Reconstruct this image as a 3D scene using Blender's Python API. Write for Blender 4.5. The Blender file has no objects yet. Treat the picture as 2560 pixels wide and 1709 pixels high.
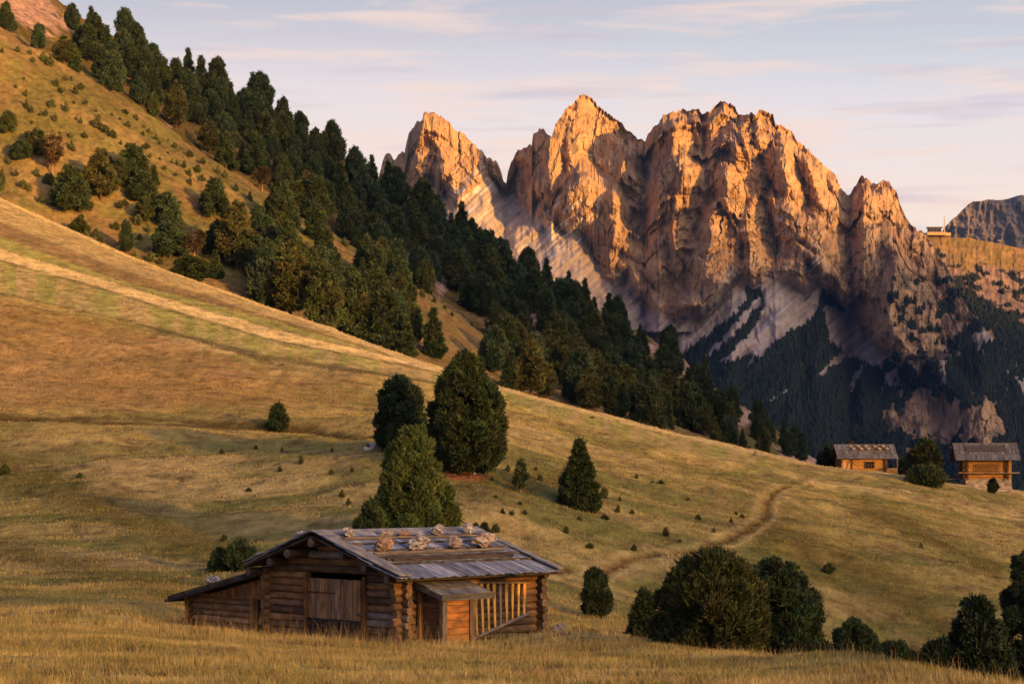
import bpy, math, random
import numpy as np
from mathutils import Vector
R = math.radians
SC = bpy.context.scene
COL = SC.collection
rng = np.random.default_rng(7)
random.seed(7)

# ------------------------------------------------------------------ camera, sky, sun
FPX, HOR, CX = 2560 * 70 / 36.0, 1200.0, 1280.0      # focal length in photo pixels, horizon row, centre column
cam_d = bpy.data.cameras.new('camera')
cam_d.lens = 70; cam_d.sensor_width = 36; cam_d.clip_end = 40000; cam_d.clip_start = 0.3
cam_d.shift_y = (HOR - 1709 / 2) / 2560
cam = bpy.data.objects.new('camera', cam_d); COL.objects.link(cam)
cam.rotation_euler = (R(90), 0, 0)
SC.camera = cam

SUN_EL, SUN_AZ = R(6.5), R(45)          # azimuth: degrees to the right of straight behind the camera
sun_dir = Vector((math.sin(SUN_AZ) * math.cos(SUN_EL), -math.cos(SUN_AZ) * math.cos(SUN_EL), math.sin(SUN_EL)))
sd = bpy.data.lights.new('sun', 'SUN'); sd.energy = 5.0; sd.angle = R(1.5); sd.color = (1.0, 0.465, 0.075)
sun = bpy.data.objects.new('sun', sd); COL.objects.link(sun)
sun.rotation_euler = sun_dir.to_track_quat('Z', 'Y').to_euler()

SC.view_settings.view_transform = 'Standard'; SC.view_settings.look = 'None'
SC.view_settings.exposure = 1.3; SC.view_settings.gamma = 1.0
SC.cycles.max_bounces = 5; SC.cycles.diffuse_bounces = 1; SC.cycles.glossy_bounces = 1
SC.cycles.volume_bounces = 0; SC.cycles.use_denoising = True

def nd(nt, typ, **kw):
    n = nt.nodes.new(typ)
    for k, v in kw.items():
        if k in n.bl_rna.properties.keys(): setattr(n, k, v)
        else: n.inputs[k].default_value = v
    return n
def ramp(nt, stops, interp='LINEAR'):
    n = nt.nodes.new('ShaderNodeValToRGB'); cr = n.color_ramp; cr.interpolation = interp
    while len(cr.elements) > 1: cr.elements.remove(cr.elements[-1])
    for i, (p, c) in enumerate(stops):
        e = cr.elements[0] if i == 0 else cr.elements.new(p)
        e.position = p; e.color = (*c, 1) if len(c) == 3 else c
    return n
def s2l(r, g, b):
    f = lambda c: c / 255 / 12.92 if c < 10 else ((c / 255 + 0.055) / 1.055) ** 2.4
    return (f(r), f(g), f(b))

W = bpy.data.worlds.new('World'); SC.world = W; W.use_nodes = True
nt = W.node_tree; nt.nodes.clear(); L = nt.links.new
tc = nd(nt, 'ShaderNodeTexCoord')
sep = nd(nt, 'ShaderNodeSeparateXYZ'); L(tc.outputs['Generated'], sep.inputs[0])
def sky_ramp(cols):
    r = ramp(nt, cols); L(sep.outputs[2], r.inputs[0]); return r
left = sky_ramp([(0.0, s2l(244, 205, 172)), (0.10, s2l(255, 222, 194)), (0.15, s2l(255, 228, 212)), (0.19, s2l(240, 225, 225)),
                 (0.235, s2l(194, 193, 205)), (0.275, s2l(160, 166, 188)), (0.36, s2l(92, 118, 188)), (0.5, s2l(66, 102, 190)), (1.0, s2l(52, 90, 186))])
right = sky_ramp([(0.0, s2l(244, 216, 188)), (0.10, s2l(255, 234, 206)), (0.14, s2l(253, 231, 218)), (0.18, s2l(236, 227, 230)),
                  (0.215, s2l(206, 208, 217)), (0.275, s2l(172, 178, 196)), (0.36, s2l(92, 118, 188)), (0.5, s2l(66, 102, 190)), (1.0, s2l(52, 90, 186))])
mr = nd(nt, 'ShaderNodeMapRange'); mr.inputs[1].default_value = -0.12; mr.inputs[2].default_value = 0.2
L(sep.outputs[0], mr.inputs[0])
mixlr = nd(nt, 'ShaderNodeMix', data_type='RGBA')
L(mr.outputs[0], mixlr.inputs[0]); L(left.outputs[0], mixlr.inputs[6]); L(right.outputs[0], mixlr.inputs[7])
# thin streaked clouds: noise on the direction, stretched along the horizon
mp = nd(nt, 'ShaderNodeMapping'); mp.inputs['Scale'].default_value = (5.5, 5.5, 52.0)
L(tc.outputs['Generated'], mp.inputs[0])
cn = nd(nt, 'ShaderNodeTexNoise'); cn.inputs['Scale'].default_value = 2.1; cn.inputs['Detail'].default_value = 6; cn.inputs['Roughness'].default_value = 0.55; cn.inputs['Distortion'].default_value = 0.3
L(mp.outputs[0], cn.inputs[0])
cr = ramp(nt, [(0.50, (0, 0, 0)), (0.67, (1, 1, 1))]); L(cn.outputs[0], cr.inputs[0])
mp2 = nd(nt, 'ShaderNodeMapping'); mp2.inputs['Scale'].default_value = (5.0, 5.0, 60.0); mp2.inputs['Location'].default_value = (3.1, 1.7, 0.4)
L(tc.outputs['Generated'], mp2.inputs[0])
cn2 = nd(nt, 'ShaderNodeTexNoise'); cn2.inputs['Scale'].default_value = 2.0; cn2.inputs['Detail'].default_value = 5
L(mp2.outputs[0], cn2.inputs[0])
cr2 = ramp(nt, [(0.52, (0, 0, 0)), (0.70, (1, 1, 1))]); L(cn2.outputs[0], cr2.inputs[0])
m1 = nd(nt, 'ShaderNodeMath', operation='MULTIPLY'); m1.inputs[1].default_value = 0.7; L(cr.outputs[0], m1.inputs[0])
mixc = nd(nt, 'ShaderNodeMix', data_type='RGBA'); mixc.inputs[7].default_value = (*s2l(255, 222, 205), 1)
L(m1.outputs[0], mixc.inputs[0]); L(mixlr.outputs[2], mixc.inputs[6])
m2 = nd(nt, 'ShaderNodeMath', operation='MULTIPLY'); m2.inputs[1].default_value = 0.6; L(cr2.outputs[0], m2.inputs[0])
mixd = nd(nt, 'ShaderNodeMix', data_type='RGBA'); mixd.inputs[7].default_value = (*s2l(212, 194, 204), 1)
L(m2.outputs[0], mixd.inputs[0]); L(mixc.outputs[2], mixd.inputs[6])
skyt = nd(nt, 'ShaderNodeTexSky'); skyt.sky_type = 'NISHITA'; skyt.sun_disc = False
skyt.sun_elevation = SUN_EL; skyt.sun_rotation = math.pi - SUN_AZ; skyt.altitude = 1800
sks = nd(nt, 'ShaderNodeVectorMath', operation='SCALE'); sks.inputs['Scale'].default_value = 0.07
L(skyt.outputs[0], sks.inputs[0])
mixn = nd(nt, 'ShaderNodeMix', data_type='RGBA'); mixn.inputs[0].default_value = 0.90
L(sks.outputs[0], mixn.inputs[6]); L(mixd.outputs[2], mixn.inputs[7])
# the afterglow round the low sun, behind the camera
gdir = nd(nt, 'ShaderNodeVectorMath', operation='DOT_PRODUCT'); L(tc.outputs['Generated'], gdir.inputs[0])
gdir.inputs[1].default_value = (math.sin(SUN_AZ) * math.cos(R(24)), -math.cos(SUN_AZ) * math.cos(R(24)), math.sin(R(24)))
gmx = nd(nt, 'ShaderNodeMath', operation='MAXIMUM'); gmx.inputs[1].default_value = 0; L(gdir.outputs['Value'], gmx.inputs[0])
gpw = nd(nt, 'ShaderNodeMath', operation='POWER'); gpw.inputs[1].default_value = 9.0; L(gmx.outputs[0], gpw.inputs[0])
gcl = nd(nt, 'ShaderNodeVectorMath', operation='SCALE'); gcl.inputs[0].default_value = (3.7, 2.65, 1.7); L(gpw.outputs[0], gcl.inputs['Scale'])
# the bright pink band lies opposite the sun; the sides and the rest of the sky are dimmer
smr = nd(nt, 'ShaderNodeMapRange'); L(sep.outputs[1], smr.inputs[0])
for i_, v_ in ((1, .45), (2, .92), (3, .46), (4, 1.0)): smr.inputs[i_].default_value = v_
sdm = nd(nt, 'ShaderNodeVectorMath', operation='SCALE'); L(mixn.outputs[2], sdm.inputs[0]); L(smr.outputs[0], sdm.inputs['Scale'])
gad = nd(nt, 'ShaderNodeVectorMath', operation='ADD'); L(sdm.outputs[0], gad.inputs[0]); L(gcl.outputs[0], gad.inputs[1])
bg = nd(nt, 'ShaderNodeBackground'); bg.inputs['Strength'].default_value = 0.505
L(gad.outputs[0], bg.inputs[0])
wo = nd(nt, 'ShaderNodeOutputWorld'); L(bg.outputs[0], wo.inputs[0])

# ------------------------------------------------------------------ helpers
def hsh(ix, iy, seed):
    n = (ix.astype(np.int64) * 374761393 + iy.astype(np.int64) * 668265263 + seed * 144269504) & 0xffffffff
    n = ((n ^ (n >> 13)) * 1274126177) & 0xffffffff
    n = n ^ (n >> 16)
    return n / 4294967295.0
def vn(x, y, seed=0):
    x = np.asarray(x, float); y = np.asarray(y, float)
    xi = np.floor(x); yi = np.floor(y); fx = x - xi; fy = y - yi
    fx = fx * fx * fx * (fx * (fx * 6 - 15) + 10); fy = fy * fy * fy * (fy * (fy * 6 - 15) + 10)
    a = hsh(xi, yi, seed); b = hsh(xi + 1, yi, seed); c = hsh(xi, yi + 1, seed); d = hsh(xi + 1, yi + 1, seed)
    return (a * (1 - fx) + b * fx) * (1 - fy) + (c * (1 - fx) + d * fx) * fy
def fbm(x, y, o=4, seed=0, g=0.5):
    s = 0; a = 1; t = 0
    for i in range(o):
        s = s + a * vn(x * 2 ** i + 17.3 * i, y * 2 ** i + 9.1 * i, seed + i); t += a; a *= g
    return s / t
def ridged(x, y, o=3, seed=0, g=0.55):
    s = 0; a = 1; t = 0
    for i in range(o):
        s = s + a * (1 - np.abs(2 * vn(x * 2 ** i + 5.3 * i, y * 2 ** i + 3.7 * i, seed + i) - 1)); t += a; a *= g
    return s / t
def sst(a, b, x):
    t = np.clip((x - a) / (b - a), 0, 1); return t * t * (3 - 2 * t)
def itp(x, pts):
    p = np.array(pts, float); return np.interp(x, p[:, 0], p[:, 1])
def smooth_itp(x, pts):
    p = np.array(pts, float); return pchip(p[:, 0], p[:, 1][:, None], np.atleast_1d(x))[:, 0]
def pchip(xk, yk, x):
    """monotone cubic; xk (K,), yk (K,N), x (M,) -> (M,N)"""
    h = np.diff(xk)[:, None]; d = np.diff(yk, axis=0) / h
    m = np.zeros_like(yk)
    w1 = 2 * h[1:] + h[:-1]; w2 = h[1:] + 2 * h[:-1]
    with np.errstate(divide='ignore', invalid='ignore'):
        hm = (w1 + w2) / (w1 / d[:-1] + w2 / d[1:])
    m[1:-1] = np.where(d[:-1] * d[1:] > 0, np.nan_to_num(hm), 0)
    m[0] = d[0]; m[-1] = d[-1]
    i = np.clip(np.searchsorted(xk, x) - 1, 0, len(xk) - 2)
    t = ((x - xk[i]) / h[i, 0])[:, None]; hh = h[i]
    return ((2 * t**3 - 3 * t**2 + 1) * yk[i] + (t**3 - 2 * t**2 + t) * hh * m[i]
            + (-2 * t**3 + 3 * t**2) * yk[i + 1] + (t**3 - t**2) * hh * m[i + 1])
def P(u, py, y):
    return ((u - CX) / FPX * y, y, -(py - HOR) / FPX * y)

def mk(name, V, faces, mat, parent=None, col=None, wuv=None, smooth=False):
    """faces: list of (n,k) int arrays"""
    V = np.asarray(V, np.float32); me = bpy.data.meshes.new(name)
    me.vertices.add(len(V)); me.vertices.foreach_set('co', V.ravel())
    faces = [np.asarray(f, np.int32) for f in faces if len(f)]
    tot = np.concatenate([np.full(len(f), f.shape[1], np.int32) for f in faces])
    idx = np.concatenate([f.ravel() for f in faces])
    st = np.concatenate([[0], np.cumsum(tot)[:-1]]).astype(np.int32)
    me.loops.add(len(idx)); me.loops.foreach_set('vertex_index', idx)
    me.polygons.add(len(tot)); me.polygons.foreach_set('loop_start', st); me.polygons.foreach_set('loop_total', tot)
    me.polygons.foreach_set('use_smooth', np.full(len(tot), smooth))
    if col is not None:
        col = np.asarray(col, np.float32)
        if col.shape[1] == 3: col = np.concatenate([col, np.ones((len(col), 1), np.float32)], 1)
        a = me.attributes.new('Col', 'FLOAT_COLOR', 'POINT'); a.data.foreach_set('color', col.ravel())
    if wuv is not None:
        a = me.attributes.new('wuv', 'FLOAT_VECTOR', 'POINT'); a.data.foreach_set('vector', np.asarray(wuv, np.float32).ravel())
    me.materials.append(mat); me.update(calc_edges=True); me.validate()
    o = bpy.data.objects.new(name, me); COL.objects.link(o)
    if parent: o.parent = parent
    return o
def tag(o, label=None, cat=None, group=None, kind=None):
    if label: o['label'] = label
    if cat: o['category'] = cat
    if group: o['group'] = group
    if kind: o['kind'] = kind
    return o
def empty(name, loc, rz=0):
    o = bpy.data.objects.new(name, None); COL.objects.link(o); o.location = loc; o.rotation_euler = (0, 0, rz)
    o.empty_display_size = 0.3; return o
def gridfaces(nr, nc):
    i = np.arange(nr - 1)[:, None] * nc + np.arange(nc - 1)[None, :]
    return np.stack([i, i + 1, i + nc + 1, i + nc], -1).reshape(-1, 4)

# ------------------------------------------------------------------ materials
def mat_base(name, rough=0.9, spec=0.15):
    m = bpy.data.materials.new(name); m.use_nodes = True
    b = m.node_tree.nodes['Principled BSDF']
    b.inputs['Roughness'].default_value = rough; b.inputs['Specular IOR Level'].default_value = spec
    return m, m.node_tree, b
def attr(nt, n, typ='GEOMETRY'):
    a = nt.nodes.new('ShaderNodeAttribute'); a.attribute_name = n; return a
def col_noise_mat(name, scale, lo, hi, detail=5, bump=0.0, bscale=None, rough=0.9, stretch=(1, 1, 1), spec=0.1, bdist=1.0):
    m, nt, b = mat_base(name, rough, spec); l = nt.links.new
    a = attr(nt, 'Col'); g = nd(nt, 'ShaderNodeNewGeometry')
    mp = nd(nt, 'ShaderNodeMapping'); mp.inputs['Scale'].default_value = stretch; l(g.outputs['Position'], mp.inputs[0])
    n = nd(nt, 'ShaderNodeTexNoise'); n.inputs['Scale'].default_value = scale; n.inputs['Detail'].default_value = detail; n.inputs['Roughness'].default_value = 0.6
    l(mp.outputs[0], n.inputs[0])
    r = ramp(nt, [(0.25, (lo,) * 3), (0.75, (hi,) * 3)]); l(n.outputs[0], r.inputs[0])
    mx = nd(nt, 'ShaderNodeMix', data_type='RGBA', blend_type='MULTIPLY'); mx.inputs[0].default_value = 1
    l(a.outputs['Color'], mx.inputs[6]); l(r.outputs[0], mx.inputs[7]); l(mx.outputs[2], b.inputs['Base Color'])
    if bump:
        n2 = nd(nt, 'ShaderNodeTexNoise'); n2.inputs['Scale'].default_value = bscale or scale; n2.inputs['Detail'].default_value = 6; n2.inputs['Roughness'].default_value = 0.65
        l(mp.outputs[0], n2.inputs[0])
        bp = nd(nt, 'ShaderNodeBump'); bp.inputs['Strength'].default_value = bump; bp.inputs['Distance'].default_value = bdist
        l(n2.outputs[0], bp.inputs['Height']); l(bp.outputs[0], b.inputs['Normal'])
    return m
M_ground = col_noise_mat('meadow_ground', 0.7, 0.45, 1.55, 9, 0.8, 1.6, 1.0, (1, 1, 1), 0.0, 0.5)
M_rock = col_noise_mat('dolomite_rock', 0.06, 0.74, 1.24, 8, 0.55, 0.16, 0.95, (1, 1, 0.55), 0.05, 3.0)
M_leaf = col_noise_mat('needles', 1.3, 0.75, 1.25, 2, 0, None, 0.65, (1, 1, 1), 0.12)
M_bark = col_noise_mat('bark', 6.0, 0.6, 1.3, 4, 0.4, 10, 0.9, (1, 1, 0.3), 0.1, 0.05)
M_stone = col_noise_mat('lichen_stone', 7.0, 0.45, 1.5, 5, 0.8, 9.0, 0.95, (1, 1, 1), 0.1, 0.06)
m, nt_, b_ = mat_base('grass_blades', 0.8, 0.1)
a_ = attr(nt_, 'Col'); nt_.links.new(a_.outputs['Color'], b_.inputs['Base Color'])
M_grass = m
def wood_mat():
    m, nt, b = mat_base('weathered_wood', 0.8, 0.2); l = nt.links.new
    c = attr(nt, 'Col'); w = attr(nt, 'wuv')
    mp = nd(nt, 'ShaderNodeMapping'); mp.inputs['Scale'].default_value = (1.1, 22, 1.0); l(w.outputs['Vector'], mp.inputs[0])
    n = nd(nt, 'ShaderNodeTexNoise'); n.inputs['Scale'].default_value = 1.0; n.inputs['Detail'].default_value = 5; n.inputs['Roughness'].default_value = 0.65; n.inputs['Distortion'].default_value = 0.4
    l(mp.outputs[0], n.inputs[0])
    r = ramp(nt, [(0.28, (0.30, 0.28, 0.28)), (0.45, (0.8, 0.78, 0.76)), (0.62, (1.1, 1.08, 1.04)), (0.8, (1.5, 1.45, 1.4))]); l(n.outputs[0], r.inputs[0])
    mp2 = nd(nt, 'ShaderNodeMapping'); mp2.inputs['Scale'].default_value = (2.2, 4.5, 1.0); l(w.outputs['Vector'], mp2.inputs[0])
    n2 = nd(nt, 'ShaderNodeTexNoise'); n2.inputs['Scale'].default_value = 1.0; n2.inputs['Detail'].default_value = 4
    l(mp2.outputs[0], n2.inputs[0])
    r2 = ramp(nt, [(0.35, (0.6, 0.6, 0.62)), (0.65, (1.3, 1.2, 1.1))]); l(n2.outputs[0], r2.inputs[0])
    mx = nd(nt, 'ShaderNodeMix', data_type='RGBA', blend_type='MULTIPLY'); mx.inputs[0].default_value = 1
    l(c.outputs['Color'], mx.inputs[6]); l(r.outputs[0], mx.inputs[7])
    mx2 = nd(nt, 'ShaderNodeMix', data_type='RGBA', blend_type='MULTIPLY'); mx2.inputs[0].default_value = 1
    l(mx.outputs[2], mx2.inputs[6]); l(r2.outputs[0], mx2.inputs[7]); l(mx2.outputs[2], b.inputs['Base Color'])
    bp = nd(nt, 'ShaderNodeBump'); bp.inputs['Strength'].default_value = 0.7; bp.inputs['Distance'].default_value = 0.02
    l(n.outputs[0], bp.inputs['Height']); l(bp.outputs[0], b.inputs['Normal'])
    return m
M_wood = wood_mat()
m, nt_, b_ = mat_base('dark_glass', 0.1, 0.5); b_.inputs['Base Color'].default_value = (0.02, 0.025, 0.03, 1); M_glass = m
m, nt_, b_ = mat_base('painted_metal', 0.5, 0.4); b_.inputs['Base Color'].default_value = (0.35, 0.35, 0.36, 1); M_metal = m
m, nt_, b_ = mat_base('white_plaster', 0.8, 0.2)
g_ = nd(nt_, 'ShaderNodeTexNoise'); g_.inputs['Scale'].default_value = 3
r_ = ramp(nt_, [(0.3, (0.55, 0.55, 0.56)), (0.7, (0.8, 0.8, 0.8))]); nt_.links.new(g_.outputs[0], r_.inputs[0]); nt_.links.new(r_.outputs[0], b_.inputs['Base Color'])
M_white = m

# ------------------------------------------------------------------ terrain: one height field, columns by azimuth, rows by distance
UK = [-900, -200, 0, 300, 500, 700, 1000, 1200, 1334, 1573, 1844, 2141, 2560, 3400]
MSKY = [(-900, 180), (-200, 415), (0, 497), (285, 625), (530, 716), (696, 776), (866, 838), (1000, 893), (1089, 921), (1242, 969),
        (1538, 1047), (1754, 1101), (1990, 1152), (2100, 1168), (2215, 1180), (2363, 1203), (2560, 1234), (3400, 1340)]
SSKY = [(-900, -480), (-200, -40), (0, 73), (76, 113), (199, 179), (285, 232), (398, 315), (511, 388), (663, 491), (800, 571), (950, 664),
        (1036, 721), (1196, 832), (1300, 895), (1538, 965), (1754, 1062), (1990, 1165), (2141, 1350), (2560, 1500), (3400, 1600)]
GSKY = [(-900, -450), (-200, -10), (0, 100), (199, 205), (511, 412), (800, 596), (1036, 745), (1196, 845), (1300, 880), (1538, 925), (1754, 1030),
        (1990, 1158), (2141, 1450), (2560, 1650), (3400, 1750)]
FSKY = [(-900, -600), (-200, -230), (0, -75), (200, 60), (490, 222), (640, 272), (697, 296), (828, 395), (1003, 507), (1199, 622), (1308, 692), (1526, 812),
        (1690, 905), (1798, 990), (1900, 1062), (2000, 1128), (2060, 1180), (2141, 1500), (2560, 1750), (3400, 1850)]
def k(vals): return list(zip(UK, vals))
YC = k([60, 60, 62, 66, 78, 80, 80, 80, 76, 62, 52, 43, 33, 28])
rows_def = []      # (depth(u), z(u)) pairs
U = np.concatenate([np.linspace(-900, -160, 50)[:-1], np.arange(-160, 2720, 5.5), np.linspace(2720, 3400, 50)])
def zrow(yv, pts=None, z=None):
    yv = np.broadcast_to(yv, U.shape).astype(float)
    zz = smooth_itp(U, z) if z is not None else -(smooth_itp(U, pts) - HOR) / FPX * yv
    rows_def.append((yv, zz))
yc = smooth_itp(U, YC); yM = smooth_itp(U, k([310, 298, 290, 280, 270, 262, 255, 252, 252, 255, 258, 262, 265, 270]))
zrow(2.0, z=k([-1.62] * 14))
zrow(10.0, z=k([-1.9, -1.9, -1.95, -2.0, -2.05, -2.05, -2.1, -2.1, -2.1, -2.1, -2.05, -2.0, -2.0, -2.0]))
zrow(0.45 * yc, z=k([-2.6, -2.8, -2.95, -3.1, -3.45, -3.5, -3.55, -3.55, -3.5, -3.1, -2.8, -2.55, -2.3, -2.2]))
zrow(0.8 * yc, k([1560, 1580, 1594, 1590, 1580, 1592, 1600, 1602, 1605, 1640, 1672, 1700, 1775, 1850]))
zrow(yc, k([1520, 1545, 1554, 1550, 1548, 1548, 1549, 1549, 1548, 1597, 1627, 1651, 1706, 1760]))
zrow(1.32 * yc, k([1470, 1500, 1515, 1485, 1440, 1412, 1412, 1440, 1490, 1610, 1690, 1740, 1790, 1850]))
zrow(1.75 * np.maximum(yc * 0, 66), k([1340, 1365, 1385, 1385, 1392, 1370, 1350, 1372, 1410, 1490, 1560, 1620, 1660, 1700]))
zrow(142, k([1180, 1215, 1240, 1235, 1230, 1208, 1178, 1182, 1210, 1280, 1330, 1390, 1460, 1560]))
zrow(185, k([900, 970, 1000, 1012, 1022, 1032, 1035, 1060, 1090, 1150, 1205, 1265, 1340, 1440]))
zrow(yM, MSKY)
msk = smooth_itp(U, MSKY)
zrow(yM + 50, list(zip(U[::6], (msk + itp(U, [(-900, 40), (1500, 40), (1800, 35), (2000, 50), (2141, 130), (2560, 190), (3400, 220)]))[::6])))
zrow(400, SSKY); zrow(455, GSKY); zrow(640, FSKY)
fs = smooth_itp(U, FSKY)
zrow(930, z=list(zip(U[::6], np.where(fs < 1180, -(fs - 960) / FPX * 930, -150)[::6])))
zrow(1500, z=[(-900, -230), (3400, -230)]); zrow(12000, z=[(-900, -240), (3400, -240)])
YG = np.concatenate([np.linspace(2, 26, 40)[:-1], np.linspace(26, 92, 250)[:-1], np.linspace(92, 300, 330)[:-1], np.linspace(300, 700, 240)[:-1],
                     np.linspace(700, 1500, 40)[:-1], np.linspace(1500, 12000, 20)])
YKt = np.stack([r[0] for r in rows_def]); ZKt = np.stack([r[1] for r in rows_def])
Z = np.zeros((len(YG), len(U)))
for c in range(len(U)):
    Z[:, c] = pchip(YKt[:, c], ZKt[:, c:c + 1], YG)[:, 0]
UU, YY = np.meshgrid(U, YG); XX = (UU - CX) / FPX * YY
und = (fbm(XX / 14, YY / 9, 4, 3) - .5) * np.interp(YY, [0, 40, 80, 120, 250, 300, 400, 700], [0.1, 0.35, 0.5, 1.6, 1.3, 1.2, 3.5, 6])
und += (fbm(XX / 2.3, YY / 1.5, 3, 8) - .5) * np.interp(YY, [0, 40, 100, 300, 400, 800], [0.12, 0.22, 0.35, 0.45, 1.5, 3.0])
und += (fbm(XX / 16 + YY / 30, YY / 3.2, 3, 12) - .5) * 1.0 * sst(95, 125, YY) * (1 - sst(215, 250, YY))
flat = np.exp(-(((XX + 3.8) / 8.0) ** 2 + ((YY - 66) / 6.0) ** 2) ** 2)
Z += und * (1 - 0.9 * flat)
PY = HOR - FPX * Z / YY
def g_col(u): return np.clip(np.searchsorted(U, u) - 1, 0, len(U) - 2)
def zground(x, y):
    u = CX + FPX * np.asarray(x) / np.asarray(y); y = np.asarray(y, float)
    c = g_col(u); r = np.clip(np.searchsorted(YG, y) - 1, 0, len(YG) - 2)
    fu = (u - U[c]) / (U[c + 1] - U[c]); fy = (y - YG[r]) / (YG[r + 1] - YG[r])
    return ((Z[r, c] * (1 - fu) + Z[r, c + 1] * fu) * (1 - fy) + (Z[r + 1, c] * (1 - fu) + Z[r + 1, c + 1] * fu) * fy)
def place(u, py, ymin=28, ymax=700):
    """the first ground point beyond ymin that is seen along the sight line (u, py)"""
    c = g_col(u); fu = (u - U[c]) / (U[c + 1] - U[c])
    p = PY[:, c] * (1 - fu) + PY[:, c + 1] * fu
    ok = np.where((YG > ymin) & (YG < ymax) & (p <= py))[0]
    if len(ok) == 0:
        s = (YG > ymin) & (YG < ymax); i = np.where(s)[0][np.argmin(np.abs(p[s] - py))]; y = YG[i]
    else:
        i = ok[0]
        if i > 0 and p[i - 1] > py: y = YG[i - 1] + (YG[i] - YG[i - 1]) * (p[i - 1] - py) / max(1e-6, p[i - 1] - p[i])
        else: y = YG[i]
    x = (u - CX) / FPX * y
    return Vector((x, y, float(zground(x, y))))
def polydist(pts, x, y):
    d = np.full(np.shape(x), 1e9)
    for (a, b) in zip(pts[:-1], pts[1:]):
        ax, ay = a[0], a[1]; bx, by = b[0] - ax, b[1] - ay
        t = np.clip(((x - ax) * bx + (y - ay) * by) / (bx * bx + by * by + 1e-9), 0, 1)
        d = np.minimum(d, np.hypot(x - ax - t * bx, y - ay - t * by))
    return d

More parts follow.
